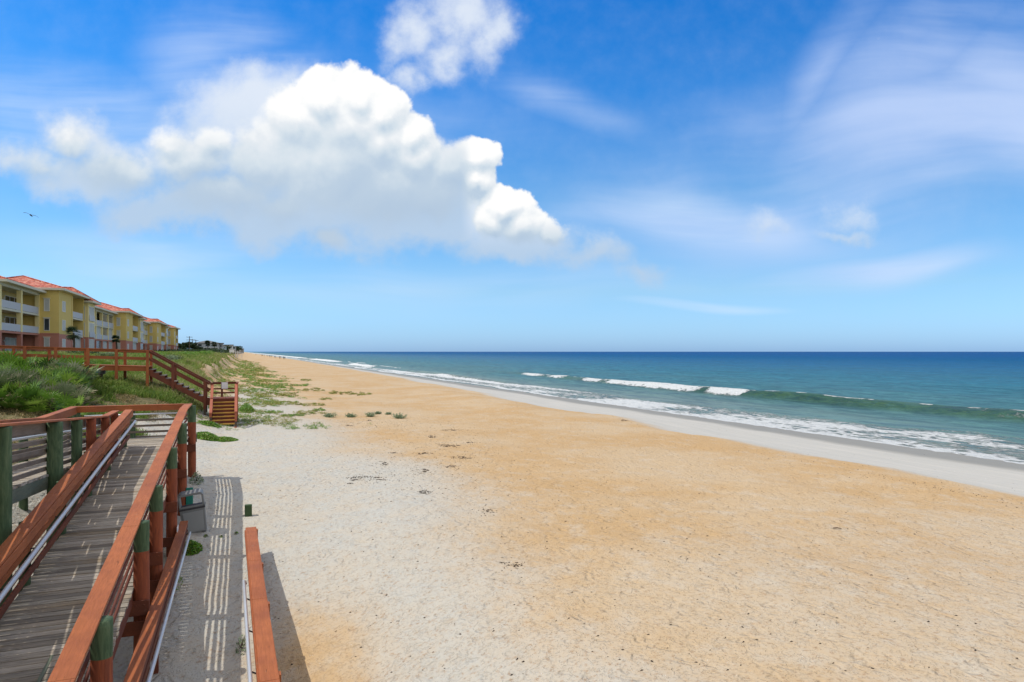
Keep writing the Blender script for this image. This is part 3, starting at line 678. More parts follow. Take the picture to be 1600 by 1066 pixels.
for a, b in zip(tl2[:-1], tl2[1:]): line_board(walk, 'cap_rail', -4.92, [a, b], LR, .22, .042, M['paint'])
line_board(walk, 'fascia_board', -4.83, tl2, LR, .036, .19, M['paint'], lift=-.115)
for d in (-.40, -.58, -.76, -.94): line_board(walk, 'guard_board', -4.87, tl2, LR, .036, .085, M['weather'], lift=d)
# far guard across the landing
mb = MB(); mb.beam(W(-5.03, 25.32, 2.432), W(-1.74, 25.32, 2.432), .20, .042); mb.build('cap_rail', M['paint'], walk, .006)
mb = MB(); mb.beam(W(-4.95, 25.235, 2.335), W(-1.70, 25.235, 2.335), .036, .15); mb.build('fascia_board', M['paint'], walk, .006)
for d in (-.47, -.66, -.86):
    mb = MB(); mb.beam(W(-4.9, 25.25, 2.43 + d), W(-1.6, 25.25, 2.43 + d), .036, .07); mb.build('guard_board', M['weather'], walk, .005)
for s in (-3.3, -4.85): pile(walk, s, 25.36, -.2, 2.40, .11)
mb = MB(); mb.tube([W(-4.6, 25.16, 2.15), W(-1.9, 25.16, 2.16)], .026, 10); mb.build('handrail', M['pipe'], walk, smooth=True)
# dark corner plate, small plates on the posts
mb = MB(); mb.stbox(-1.40, -1.22, 20.9, 20.96, -.12, .42); b_ = mb.build('electrical_box', M['teal'], walk, .01)
mb = MB(); mb.stbox(-1.365, -1.352, 17.55, 17.85, -.25, .12); mb.build('white_plate', M['white'], walk)

# ------------------------------------------------------------------ low rails beside the sand lane
low = thing('low_railing', 'low terracotta rail with white pipe running beside the ramp posts, half buried in sand', 'railing', tuple(W(-1.12, 12, 0)))
zl = lambda t: .0 + .012 * math.sin(t * 1.3)
for a, b in [(3.6, 9.4), (9.4, 13.6), (13.6, 18.7)]: line_board(low, 'cap_rail', -1.29, [a, b], zl, .18, .042, M['paint'])
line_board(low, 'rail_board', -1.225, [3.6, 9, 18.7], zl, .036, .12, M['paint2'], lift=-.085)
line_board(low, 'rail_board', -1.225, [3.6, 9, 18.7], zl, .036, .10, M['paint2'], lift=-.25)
for t in (18.5, 15.6, 12.6, 9.6, 6.6): mb = MB(); mb.stbox(-1.35, -1.25, t - .05, t + .05, -2.2, -.04); mb.build('post', M['paint2'], low, .006)
for t in (12.35, 8.9, 14.45, 17.65): mb = MB(); mb.stbox(-1.40, -1.36, t - .03, t + .03, -1.2, -.1); mb.beam(W(-3.3, t, -.22), W(-1.36, t, -.22), .045, .22); mb.build('cross_board', M['paint2'], low, .006)
mb = MB(); mb.tube([W(-1.13, t, -.17 + .01 * math.sin(t)) for t in (3.6, 6, 8.5, 11, 13.5, 16.0, 18.2)] + [W(-1.19, 18.3, -.22)], .03, 12); mb.build('pipe_rail', M['pipe'], low, smooth=True)
rl = thing('end_railing', 'free standing low terracotta rail with white pipe, rising from open sand', 'railing', tuple(W(.25, 10, -1)))
sr = lambda t: .235 + (17.3 - t) * .014
zr = lambda t: .0
def rb(name, so, ts, w, h, m, lift):
    mb = MB()
    for a, b in zip(ts[:-1], ts[1:]): mb.beam(W(sr(a) + so, a, zr(a) + lift), W(sr(b) + so, b, zr(b) + lift), w, h, ext=(-.003 if name == 'cap_rail' else 0))
    return mb.build(name, m, rl, .007)
for a, b in [(17.4, 14.6), (14.6, 12.3), (12.3, 9.2), (9.2, 4.0)]: rb('cap_rail', 0, [b, a], .24, .045, M['paint'], 0)
rb('rail_board', -.125, [4, 8.1, 10.9, 17.3], .036, .13, M['paint'], -.08); rb('rail_board', -.095, [4, 8.1, 10.9, 17.3], .036, .12, M['paint'], -.26)
for t in (17.2, 14.4, 12.1, 9.4, 7.0):
    mb = MB(); s = sr(t); mb.stbox(s + .03, s + .15, t - .06, t + .06, -2.0, zr(t) + .008); mb.build('post', M['paint'], rl, .007)
mb = MB(); mb.tube([W(sr(13.8) - .19, 13.95, -.22)] + [W(sr(t) - .22, t, -.15) for t in (13.9, 12.5, 10, 7, 4)], .03, 12); mb.build('pipe_rail', M['pipe'], rl, smooth=True)
mb = MB()
for t in (13.0, 11.5, 10.0, 8.7): mb = MB(); mb.tube([W(sr(t) - .22, t, -.17), W(sr(t) - .13, t, -.22)], .012, 6); mb.build('bracket', M['dark_metal'], rl)

# ------------------------------------------------------------------ litter bin, leaning
def litter_bin():
    s, t, z = gpth(306, 829)
    r = thing('litter_bin', 'grey plastic litter bin with an open arched hood, leaning beside the ramp', 'litter bin', tuple(W(s, t, z - .02)), 0.10)
    def part(name, mb, m, bev): 
        o0 = Vector(r.location)
        mb.v = [p + o0 for p in mb.v]; return mb.build(name, m, r, bev)
    w, d, h = .30, .20, .64
    mb = MB(); k = .90
    vs = [(-w * k, -d * k, 0), (w * k, -d * k, 0), (w * k, d * k, 0), (-w * k, d * k, 0), (-w, -d, h), (w, -d, h), (w, d, h), (-w, d, h)]
    mb.add(vs, [(3, 2, 1, 0), (4, 5, 6, 7), (0, 1, 5, 4), (1, 2, 6, 5), (2, 3, 7, 6), (3, 0, 4, 7)]); part('body', mb, M['bin'], .02)
    mb = MB(); mb.add([(-w * .72, -d * .93 - .012, .05), (w * .72, -d * .93 - .012, .05), (w * .80, -d - .014, h - .06), (-w * .80, -d - .014, h - .06),
                       (-w * .72, -d * .8, .05), (w * .72, -d * .8, .05), (w * .80, -d * .9, h - .06), (-w * .80, -d * .9, h - .06)],
                      [(0, 1, 2, 3), (7, 6, 5, 4), (0, 4, 5, 1), (1, 5, 6, 2), (2, 6, 7, 3), (3, 7, 4, 0)]); part('front_panel', mb, M['bin_panel'], .006)
    mb = MB(); mb.box(-w - .012, w + .012, -d - .012, d + .012, h, h + .045); part('collar', mb, M['dark_metal'], .01)
    mb = MB()   # hood: two side cheeks, a rounded top, open in front and behind
    for sx in (-1, 1): mb.box(min(sx * w, sx * (w - .045)), max(sx * w, sx * (w - .045)), -d, d, h + .046, h + .36)
    top = [(-w, h + .34), (-w + .03, h + .395), (-w + .08, h + .42), (w - .08, h + .42), (w - .03, h + .395), (w, h + .34), (w - .045, h + .34), (w - .07, h + .36), (-w + .07, h + .36), (-w + .045, h + .34)]
    n = len(top); mb.add([(x, -d - .003, zz) for x, zz in top] + [(x, d + .003, zz) for x, zz in top], [tuple(range(n)), tuple(range(2 * n - 1, n - 1, -1))] + [(i, (i + 1) % n + 0, (i + 1) % n + n, i + n)[::-1] for i in range(n)])
    mb.box(-w, w, -d, -d + .02, h + .046, h + .10); part('hood', mb, M['bin'], .008)
    r.rotation_euler = (R(3), R(-7), .40); return r
litter_bin()
# ------------------------------------------------------------------ green post stump
s, t, z = gpth(388, 806)
stump = thing('post_stump', 'short green square post stump standing alone in pale sand', 'post', tuple(W(s, t, z)))
mb = MB(); mb.stbox(s - .095, s + .095, t - .07, t + .07, -.4, z + .31); mb.build('stump', simple('green_stump_wood', (.05, .085, .035), .8, .35, 18), stump, .012)

# ------------------------------------------------------------------ far dune crossover with stairs
cr = thing('dune_crossover', 'terracotta wooden crossover with railed stairs going down the dune to the beach', 'boardwalk', tuple(W(-4.7, 42, 0)))
def dz(s): return 3.40 + (-4.7 - s) * .036 if s < -4.7 else 3.40
T0, T1 = 42.0, 43.5
SP = M['paint2']; 
mb = MB(); s = -20.0
while s < -4.75:
    z = dz(s); mb.obox(W(s + .07, (T0 + T1) / 2, z - .02), W(.068, 0), W(0, (T1 - T0) / 2 + .06), (0, 0, .02)); s += .148
mb.build('deck', M['paint'], cr, 0)
for t in (T0, T1):
    for (a, b) in [(-20, -14), (-14, -9), (-9, -4.66)]:
        mb = MB(); mb.beam(W(a, t, dz(a) - .16), W(b, t, dz(b) - .16), .05, .24); mb.build('rim_board', M['paint'], cr)
        mb = MB(); mb.beam(W(a, t, dz(a) + .86), W(b, t, dz(b) + .86), .16, .045); mb.build('cap_rail', M['paint'], cr)
        mb = MB(); mb.beam(W(a, t, dz(a) + .78), W(b, t, dz(b) + .78), .04, .12); mb.build('top_board', M['paint'], cr)
        mb = MB(); mb.beam(W(a, t, dz(a) + .40), W(b, t, dz(b) + .40), .04, .14); mb.build('mid_board', M['paint'], cr)
def cpost(s, t, ztop, wd=.14, m='paint'):
    mb = MB(); zb = Hf(s, t) - .3; zm = zb + .62
    mb.stbox(s - wd / 2, s + wd / 2, t - wd / 2, t + wd / 2, zm, ztop); o = mb.build('post', M[m], cr)
    mb = MB(); mb.stbox(s - wd / 2 + .006, s + wd / 2 - .006, t - wd / 2 + .006, t + wd / 2 - .006, zb, zm); mb.build('post_base', M['bark'], o)
for s in (-4.7, -6.18, -7.5, -8.95, -10.3, -11.8, -13.3, -14.9, -16.5, -18): cpost(s, T0 - .09, dz(s) + .84)
for s in (-4.7, -6.0, -7.9, -9.6, -11.2, -12.9, -14.6, -16.5): cpost(s, T1 + .09, dz(s) + .84)
for s in (-7.0, -8.7, -10.5):     # dark bearers under the deck
    mb = MB(); mb.beam(W(s, T0 - .05, dz(s) - .40), W(s, T1 + .05, dz(s) - .40), .09, .22); mb.build('bearer', M['bark'], cr)
    mb = MB(); mb.stbox(s - .08, s + .08, T0 + .5, T0 + .66, 1.5, dz(s) - .5); mb.build('support_post', M['bark'], cr)
# upper flight: 11 steps down towards the sea
N1 = 11; S0, S1, ZA, ZB = -4.7, -1.62, 3.40, 1.55
for i in range(1, N1):
    s = S0 + (S1 - S0) * i / N1; z = ZA + (ZB - ZA) * i / N1
    mb = MB(); mb.stbox(s - .30, s + .015, T0 + .02, T1 - .02, z - .04, z); mb.build('step', M['weather'], cr)
for t in (T0, T1):
    mb = MB()
    for i in range(N1):    # saw-tooth stringer
        s0 = S0 + (S1 - S0) * i / N1; s1 = S0 + (S1 - S0) * (i + 1) / N1; za = ZA + (ZB - ZA) * (i + 1) / N1
        mb.stbox(s0, s1, t - .02, t + .02, za - .16, za - .042 + .0)
    mb.beam(W(S0 - .05, t, ZA - .28), W(S1 + .02, t, ZB - .28), .05, .26); mb.build('stair_stringer', M['paint2'], cr)
    for (lift, h_, w_, nm) in [(.88, .045, .14, 'cap_rail'), (.82, .10, .04, 'top_board'), (.42, .12, .04, 'mid_board')]:
        mb = MB(); mb.beam(W(S0, t - .0, ZA + lift), W(S1, t, ZB + lift), w_, h_); mb.build(nm, M['paint2'], cr)
for s in (-3.46, -1.85):
    for t in (T0 - .09, T1 + .09): cpost(s, t, ZA + (ZB - ZA) * (s - S0) / (S1 - S0) + .86, m='paint2')
# lower landing
mb = MB(); s = -1.62
while s < -.15: mb.obox(W(s + .065, (T0 + T1) / 2, 1.53), W(.064, 0), W(0, (T1 - T0) / 2 + .05), (0, 0, .02)); s += .14
mb.build('landing', M['paint2'], cr)
mb = MB(); mb.stbox(-1.66, -1.42, T0 - .03, T0 + .03, 1.2, 1.5); mb.stbox(-1.66, -.16, T1 - .03, T1 + .03, 1.2, 1.5); mb.stbox(-.19, -.13, T0 + .04, T1 - .04, 1.2, 1.5); mb.build('rim_board', M['paint2'], cr)
for (s, t) in [(-1.50, T0 - .0), (-.17, T0), (-.17, T1 + .05), (-1.0, T1 + .05)]: cpost(s, t, 2.36, .11, 'paint3' if t < 43 else 'paint2')
for z, h_ in [(2.34, .10), (2.02, .09), (1.78, .09)]:
    mb = MB(); mb.beam(W(-1.62, T1 + .0, z), W(-.14, T1 + .0, z), .04, h_); mb.beam(W(-.15, T1, z), W(-.15, T0, z), .04, h_)
    mb.build('guard_board', M['paint2'], cr)
mb = MB(); mb.beam(W(-1.5, T1, 2.40), W(-.1, T1, 2.40), .13, .04); mb.beam(W(-.15, T1 + .1, 2.404), W(-.15, T0, 2.404), .13, .04); mb.beam(W(-1.85, T0 - .02, 2.39), W(-1.45, T0 - .02, 2.38), .1, .05); mb.build('cap_rail', M['paint2'], cr)
sg = MB(); sg.stbox(-1.02, -.68, T1 - .07, T1 - .055, 2.02, 2.40); sg.build('notice_board', M['white'], cr)
# lower flight: 7 steps towards the viewer
N2 = 8; U0, U1, ZC, ZD = T0 - .02, T0 - 2.55, 1.55, .16
for i in range(1, N2):
    t = U0 + (U1 - U0) * i / N2; z = ZC + (ZD - ZC) * i / N2
    mb = MB(); mb.stbox(-1.42, -.26, t - .02, t + .31, z - .045, z); st_ = mb.build('step', M['paint2'], cr)
    mb = MB(); mb.stbox(-1.41, -.27, t - .035, t - .021, z - .052, z + .004); mb.stbox(-1.41, -.27, t - .035, t + .05, z + .0045, z + .009); mb.build('yellow_nosing', M['yellow'], st_)
    mb = MB(); mb.stbox(-1.41, -.27, t + .29, t + .305, z - .0, z + .155); mb.build('riser', M['paint2'], cr)
for s in (-1.46, -.22):
    mb = MB(); mb.beam(W(s, U0, ZC - .10), W(s, U1 - .15, ZD - .10), .045, .26); mb.build('stair_stringer', M['paint2'], cr)
    zt = 2.34
    pts = [(U0 + .05, zt), (T0 - 1.2, 1.72 if s > -1 else 1.62), (U1 - .12, .98 if s > -1 else .92)]
    mb = MB()
    for (a, za), (b, zb) in zip(pts[:-1], pts[1:]): mb.beam(W(s, a, za), W(s, b, zb), .14, .045); mb.beam(W(s, a, za - .09), W(s, b, zb - .09), .04, .12)
    mb.build('hand_rail_board', M['paint3'], cr)
    mb = MB()
    for (a, za), (b, zb) in zip(pts[:-1], pts[1:]): mb.beam(W(s, a, za - .42), W(s, b, zb - .42), .04, .10)
    mb.build('mid_board', M['paint3'], cr)
    for t, zz in [(T0 - 1.2, 1.68), (U1 - .05, .98)]: cpost(s, t, zz, .12, 'paint3')
mb = MB(); mb.stbox(-1.5, -.18, U1 - .35, U1 + .02, .05, .155); mb.build('bottom_step', M['paint3'], cr)
# ------------------------------------------------------------------ plants
def blades(name, s, t, hgt, wid, lean, m, tint, parent=None, z=None):
    """bent tapered blades, one island each, standing on the terrain"""
    n = len(s); z = H(s, t) - .02 if z is None else z
    x = s * CX - t * CY; y = s * CY + t * CX
    a = RNG.random(n) * 2 * np.pi; dx = np.cos(a); dy = np.sin(a)
    b = RNG.random(n) * 2 * np.pi; wx = np.cos(b) * wid / 2; wy = np.sin(b) * wid / 2
    l = lean * hgt; P = np.zeros((n, 5, 3), dtype=np.float32)
    P[:, 0] = np.stack([x - wx, y - wy, z], 1); P[:, 1] = np.stack([x + wx, y + wy, z], 1)
    mx = x + dx * l * .3; my = y + dy * l * .3; mz = z + hgt * .6
    P[:, 2] = np.stack([mx + wx * .8, my + wy * .8, mz], 1); P[:, 3] = np.stack([mx - wx * .8, my - wy * .8, mz], 1)
    P[:, 4] = np.stack([x + dx * l, y + dy * l, z + hgt * (1 - .25 * lean)], 1)
    i = np.arange(n)[:, None] * 5
    o0 = np.array(root_loc(parent)) if parent else np.zeros(3)
    return np_mesh(name, P.reshape(-1, 3) - o0, [i + np.array([0, 1, 2, 3]), i + np.array([3, 2, 4])], m, parent, dict(tint=np.repeat(tint, 5)))
def leaves(name, x, y, z, size, m, tint, parent=None, flat=.5, origin=None, asp=.6):
    n = len(x); a = RNG.random(n) * 2 * np.pi; tl = (RNG.random(n) - .5) * 2 * (1 - flat) * 1.6; rl = (RNG.random(n) - .5) * 2 * (1 - flat) * 1.4
    u = np.stack([np.cos(a) * np.cos(tl), np.sin(a) * np.cos(tl), np.sin(tl)], 1) * (size / 2)[:, None]
    v = np.stack([-np.sin(a) * np.cos(rl), np.cos(a) * np.cos(rl), np.sin(rl)], 1) * (size * asp / 2)[:, None]
    c = np.stack([x, y, z], 1)
    P = np.stack([c - u, c - u * .1 + v, c + u, c - u * .1 - v], 1)
    if origin is not None: P = P - np.array(origin)
    i = np.arange(n)[:, None] * 4
    return np_mesh(name, P.reshape(-1, 3), [i + np.array([0, 1, 2, 3])], m, parent, dict(tint=np.repeat(tint, 4)))
def rnd(n, a, b): return a + (b - a) * RNG.random(n)
def Ypix(s, t): return s * CY + t * CX
def Xpix(s, t): return (s * CX - t * CY) / np.maximum(Ypix(s, t), .1) * F + 800
# --- dune grass, sampled so that it is about as dense in near and far parts
def sample_dune(n, t0, t1, smin=-34):
    u = RNG.random(n); t = 1 / (1 / t0 + u * (1 / t1 - 1 / t0)); s = smin + (RNG.random(n) ** .75) * (4 - smin)
    return s, t
s, t = sample_dune(420000, 41.0, 420)
v = veg_amount(s, t); px_ = Xpix(s, t)
keep = (RNG.random(len(s)) < v * 1.2) & (px_ > -30) & (fbm(s / 2.1, t / 4.0, 3) > .34)
s, t = s[keep][:150000], t[keep][:150000]; Y = Ypix(s, t)
n = len(s); pat = fbm(s / 4.0 + 5, t / 6.0, 3)
hg = np.interp(Y, [35, 60, 150, 400], [.42, .55, .6, .7]) * rnd(n, .5, 1.25) * (.7 + .6 * pat)
tint = np.clip(.20 + pat * .60 + rnd(n, -.25, .32) + .2 * sst(s, -9, -3), 0, 1)
tag(blades('dune_grass', s, t, hg, np.maximum(.012, Y * .0010) * rnd(n, .7, 1.4), rnd(n, .15, .8), M['grass'], tint), 'tall green grass covering the dune beyond the crossover', 'grass', kind='stuff')
# --- short dry growth on the slope in front of the crossover
n0 = 120000; t = rnd(n0, 25.8, 42.2); s = rnd(n0, -16, -2.0)
v = veg_amount(s, t); pat = fbm(s / 1.1 + 30, t / 1.3, 4); keep = (RNG.random(n0) < v * sst(pat, .30, .55)) & (Xpix(s, t) > -20); s, t, pat = s[keep], t[keep], pat[keep]; n = len(s)
green = fbm(s / 1.6 + 2, t / 1.6 + 9, 3) + .25 * sst(t, 37, 41) - .22 * sst(s, -5.5, -9)
gsel = green > .52
tag(blades('dry_grass', s[~gsel], t[~gsel], rnd((~gsel).sum(), .04, .20), rnd((~gsel).sum(), .014, .034), rnd((~gsel).sum(), .5, 2.2), M['drygrass'], rnd((~gsel).sum(), 0, 1)),
    'short brown and straw coloured dry growth on the slope below the crossover', 'grass', kind='stuff')
k = gsel.sum()
tag(blades('slope_grass', s[gsel], t[gsel], rnd(k, .08, .30) + .22 * sst(t[gsel], 36, 41), rnd(k, .014, .030), rnd(k, .3, 1.2), M['grass'], np.clip(rnd(k, .1, .8), 0, 1)),
    'low green grass tufts on the slope behind the landing', 'grass', kind='stuff')
# --- creepers over the pale sand at the dune foot
def creepers(name, label, m, cl, per, size):
    cs, ct, rad = cl; cs = np.repeat(cs, per); ct = np.repeat(ct, per); rr = np.repeat(rad, per)
    n = len(cs); a = RNG.random(n) * 2 * np.pi; q = np.sqrt(RNG.random(n)) * rr; s = cs + q * np.cos(a); t = ct + q * np.sin(a) * 1.2
    Y = Ypix(s, t); z = H(s, t) + rnd(n, .01, .11) * (1 - (q / rr) ** 2) + .02
    tag(leaves(name, s * CX - t * CY, s * CY + t * CX, z, np.maximum(size, Y * .0014) * rnd(n, .7, 1.4), m, RNG.random(n), flat=.55), label, 'ground cover', kind='stuff')
def clusters(n, t0, t1, s0, s1, thr, sc=1.0, off=0, p=1.0):
    u = RNG.random(n) ** p; t = 1 / (1 / t0 + u * (1 / t1 - 1 / t0)); s = rnd(n, s0, s1)
    edge = np.interp(t, [30, 45, 70, 110, 200], [1.5, 3.5, 4.6, 5.0, 4.5])
    f = fbm(s / (1.4 * sc) + off, t / (2.6 * sc) + off, 3) - .20 * np.clip((s - edge) / 3, -0.6, 2)
    k = f > thr; return s[k], t[k], np.maximum(.10, Ypix(s[k], t[k]) * .0030) * rnd(k.sum(), .6, 1.7)
creepers('green_creepers', 'bright green creepers scattered over the sand at the dune foot', M['cover'], clusters(4200, 38, 260, -3, 8, .61), 22, .055)
creepers('olive_creepers', 'olive and brownish creepers in patches on the sand at the dune foot', M['olive'], clusters(4600, 40, 300, -3, 9, .63, 1.3, 40), 22, .05)
def pixel_patch(specs):
    S_, T_, Rr = [], [], []
    for (x, y, rx, ry) in specs:
        for _ in range(int(rx * 1.4) + 4):
            a = random.random() * 6.28; q = math.sqrt(random.random())
            s_, t_, _z = gpth(x + rx * q * math.cos(a), y + ry * q * math.sin(a)); S_.append(s_); T_.append(t_); Rr.append(max(.08, Ypix(s_, t_) * .0026) * random.uniform(.7, 1.4))
    return np.array(S_), np.array(T_), np.array(Rr)
creepers('beach_creepers', 'yellow green creeper patches reaching out over the orange sand', M['olive'], pixel_patch([(478, 594.5, 7, 2), (412, 617, 38, 4), (490, 610, 16, 3), (520, 614, 9, 2.4), (562, 616, 17, 2.6), (540, 615, 12, 2.5),
    (440, 631, 30, 3.0), (487, 633, 24, 2.0), (480, 645, 22, 3.4), (452, 617, 18, 4), (410, 586, 14, 1.6), (405, 577, 12, 1.4), (508, 624, 9, 1.5)]), 30, .05)
creepers('leafy_creepers', 'fresh green creeper patches near the foot of the crossover stairs', M['cover'], pixel_patch([(392, 597, 16, 4.5), (445, 603, 18, 3.5), (402, 611, 16, 3), (420, 604, 22, 3), (470, 602, 14, 1.8), (455, 650, 20, 1.6), (430, 645, 16, 2), (498, 641, 10, 2)]), 30, .05)
# --- single leafy plants
def leafy_plant(px, py, rx, rt, hgt, n, size, m, label, name='creeping_plant', spiky=.0, cat='plant'):
    s0, t0, z0 = gpth(px, py); r = thing(name, label, cat, tuple(W(s0, t0, z0)))
    a = RNG.random(n) * 2 * np.pi; q = np.sqrt(RNG.random(n)); s = s0 + rx * q * np.cos(a); t = t0 + rt * q * np.sin(a)
    q = q * (1 + .35 * (fbm(s * 3, t * 3, 2) - .5))
    z = H(s, t) + hgt * (1 - q ** 2).clip(.12, 1) * RNG.random(n) ** .6
    leaves('foliage', s * CX - t * CY, s * CY + t * CX, z, size * rnd(n, .6, 1.4), m, RNG.random(n), r, flat=.35, origin=r.location)
    ns = 16; mb = MB()
    for i in range(ns):
        a = random.random() * 6.28; q = random.random() * .8; s1 = s0 + rx * q * math.cos(a); t1 = t0 + rt * q * math.sin(a)
        mb.tube([W(s0 + (s1 - s0) * .2, t0 + (t1 - t0) * .2, Hf(s0, t0) + .01), W((s0 + s1) / 2, (t0 + t1) / 2, Hf((s0 + s1) / 2, (t0 + t1) / 2) + .04), W(s1, t1, Hf(s1, t1) + hgt * .5)], .006, 4)
    mb.build('stems', M['bark'], r); return r
leafy_plant(322, 684, .62, .9, .26, 4200, .075, M['cover'], 'bright green creeping bed on the sand just beyond the ramp landing corner')
leafy_plant(350, 688, .62, .55, .16, 2200, .07, M['cover'], 'low tapering green creeping bed, the seaward tip beyond the landing corner')
leafy_plant(328, 664, .55, .5, .2, 1500, .07, M['cover'], 'small green creeping clump at the left foot of the crossover stairs')
leafy_plant(385, 642, .50, 1.6, .5, 2600, .075, M['cover'], 'leafy green bush on the sand right of the crossover stairs', 'beach_bush')
leafy_plant(298, 858, .26, .42, .20, 700, .075, M['cover'], 'glossy green creeper growing against the white pipe below the bin')
leafy_plant(274, 912, .15, .45, .10, 110, .045, M['cover'], 'sparse weed beside the white pipe in the shaded sand lane')
leafy_plant(378, 1012, .10, .30, .22, 110, .045, M['silver'], 'thin grey green weed beside the end rail pipe')
leafy_plant(307, 752, .22, .45, .34, 260, .06, M['silver'], 'wispy weed sprouting behind the green box at the ramp posts')
leafy_plant(322, 838, .06, .10, .05, 40, .035, M['cover'], 'tiny weed in the shaded sand right of the bin, nearest the bin')
leafy_plant(346, 839, .05, .08, .05, 30, .035, M['cover'], 'tiny weed in the shaded sand lane, middle of three')
leafy_plant(369, 834, .06, .09, .05, 34, .035, M['cover'], 'tiny weed at the sunlit edge of the ramp shadow')
# --- stiff silver green plants on the orange sand
def beach_plant(px, py, w_px, label):
    s0, t0, z0 = gpth(px, py); Y = Ypix(s0, t0); rad = w_px / 2 * Y / F
    r = thing('beach_plant', label, 'plant', tuple(W(s0, t0, z0)), group='silver green plants on open sand')
    ns = 70; s = s0 + rnd(ns, -.14, .14) * rad * 4; t = t0 + rnd(ns, -.3, .3)
    P_, T_ = [], []
    xs, ys, zs = [], [], []
    for i in range(ns):
        a = random.random() * 6.28; L = rad * random.uniform(.6, 1.15); el = random.uniform(.15, 1.0)
        d = Vector((math.cos(a) * math.cos(el), math.sin(a) * math.cos(el), math.sin(el))); b = W(s0, t0, z0) + Vector((random.uniform(-.4, .4) * rad, random.uniform(-.4, .4) * rad, 0))
        for k in range(9):
            p = b + d * L * (k + 1) / 9 + Vector((random.gauss(0, .03), random.gauss(0, .03), random.gauss(0, .02))); xs.append(p.x); ys.append(p.y); zs.append(max(p.z, z0))
    n = len(xs); leaves('foliage', np.array(xs), np.array(ys), np.array(zs), np.full(n, .10) * rnd(n, .7, 1.3), M['silver'], RNG.random(n), r, flat=.1, origin=r.location, asp=.42)
    return r
for (x, y, w_, lb) in [(515, 652, 20, 'silver green plant on sand, leftmost of the row beside the yellow green creepers'), (548, 652, 15, 'silver green spiky plant on sand, second from the left in the row'),
                    (578, 651, 18, 'silver green bushy plant on sand with a small brown wrack clump in front'), (591, 647, 9, 'small silver green sprout close behind a bushy plant on sand'),
                    (607, 648, 8, 'smallest silver green sprout, alone between two bushy plants on sand'), (624, 654, 21, 'broadest silver green plant on sand, rightmost of the row')]: beach_plant(x, y, w_, lb)
# --- saw palmettos
def palmetto_mesh(seed, height, mats_tint):
    rg = random.Random(seed); V, Fq, Ft, TT = [], [], [], []
    nf = 24
    for i in range(nf):
        a = rg.random() * 6.28; el = rg.uniform(.15, 1.45); L = height * rg.uniform(.55, 1.0)
        d = Vector((math.cos(a) * math.cos(el), math.sin(a) * math.cos(el), math.sin(el)))
        b0 = Vector((rg.uniform(-.25, .25), rg.uniform(-.25, .25), 0)); tip = b0 + d * L
        tint = min(1, max(0, rg.gauss(.48, .23) + (.35 if rg.random() < .10 else 0)))
        side = d.cross(Vector((0, 0, 1))).normalized()
        # petiole
        b = len(V); V += [b0 - side * .012, b0 + side * .012, tip + side * .008, tip - side * .008]; Fq.append((b, b + 1, b + 2, b + 3)); TT += [tint] * 4
        # fan plane tilts outward
        up = side.cross(d).normalized(); fd = (d * .75 + Vector((0, 0, .25)) + up * rg.uniform(-.5, .25)).normalized(); side = fd.cross(up).normalized(); nrm = side.cross(fd).normalized()
        Rr = rg.uniform(.46, .72); nl = 15
        for j in range(nl):
            th = (j / (nl - 1) - .5) * 2 * R(112); dd = fd * math.cos(th) + side * math.sin(th) + nrm * (.22 * abs(math.sin(th)) + rg.uniform(-.06, .06)); dd.normalize()
            l = Rr * (1 - .22 * abs(th) / 2) * rg.uniform(.85, 1.05); ww = nrm.cross(dd).normalized() * .030
            b = len(V); mid = tip + dd * l * .5; end = tip + dd * l + Vector((0, 0, -.05 * l - rg.random() * .08))
            V += [tip, mid + ww + nrm * .006, end, mid - ww + nrm * .006]; Fq.append((b, b + 1, b + 2, b + 3)); tj = min(1, max(0, tint + rg.uniform(-.07, .07))); TT += [tj] * 4
    me = np_mesh('saw_palmetto', [tuple(v) for v in V], [np.array(Fq)], M['palmetto'], None, dict(tint=TT))
    return me
def stand(name_label, group, spots, mat_key, base, hs):
    first = {}
    for i, (s, t) in enumerate(spots):
        kk = i % len(base)
        if kk not in first:
            o = palmetto_mesh(base[kk], 1.0, None); o.data.materials[0] = M[mat_key]; first[kk] = o
        else: o = first[kk].copy(); COL.objects.link(o)
        tag(o, name_label, 'palmetto', group)
        o.location = W(s, t, Hf(s, t) - .08); o.rotation_euler = (random.uniform(-.12, .12), random.uniform(-.12, .12), random.random() * 6.28); k = hs(s, t) * random.uniform(.88, 1.12); o.scale = (k, k, k)
sp = []
rr_ = random.Random(4)
while len(sp) < 66:
    t = rr_.uniform(31.3, 41.0); a = rr_.random(); s = -.184 * t - .35 - a * (.112 * t + .5)
    if all((s - q[0]) ** 2 + (t - q[1]) ** 2 > .30 for q in sp): sp.append((s, t))
stand('saw palmetto with fan leaves in the dense thicket on the near side of the crossover', 'saw palmettos in the thicket before the crossover', [q for i, q in enumerate(sp) if i % 3], 'palmetto', [1, 2, 3, 4], lambda s, t: np.interp(t, [31, 34, 39, 41], [.75, 1.0, 1.25, 1.15]))
stand('dry silvery saw palmetto within the dense thicket on the near side of the crossover', 'dry palmettos in the thicket before the crossover', [q for i, q in enumerate(sp) if i % 3 == 0], 'palmetto_grey', [5, 6, 7], lambda s, t: np.interp(t, [31, 34, 39, 41], [.75, 1.0, 1.2, 1.1]))
o = palmetto_mesh(31, 1, None); o.data.materials[0] = M['palmetto_yellow']; s, t, z = gpth(30, 634); tag(o, 'bright yellow green palmetto at the front edge of the thicket', 'palmetto'); o.location = W(s, t, z - .1); o.scale = (.8, .8, .8)
sp = []
while len(sp) < 46:
    t = rr_.uniform(44.6, 56); a = rr_.random(); s = -.150 * t - a * (.16 * t)
    if all((s - q[0]) ** 2 + (t - q[1]) ** 2 > .8 for q in sp): sp.append((s, t))
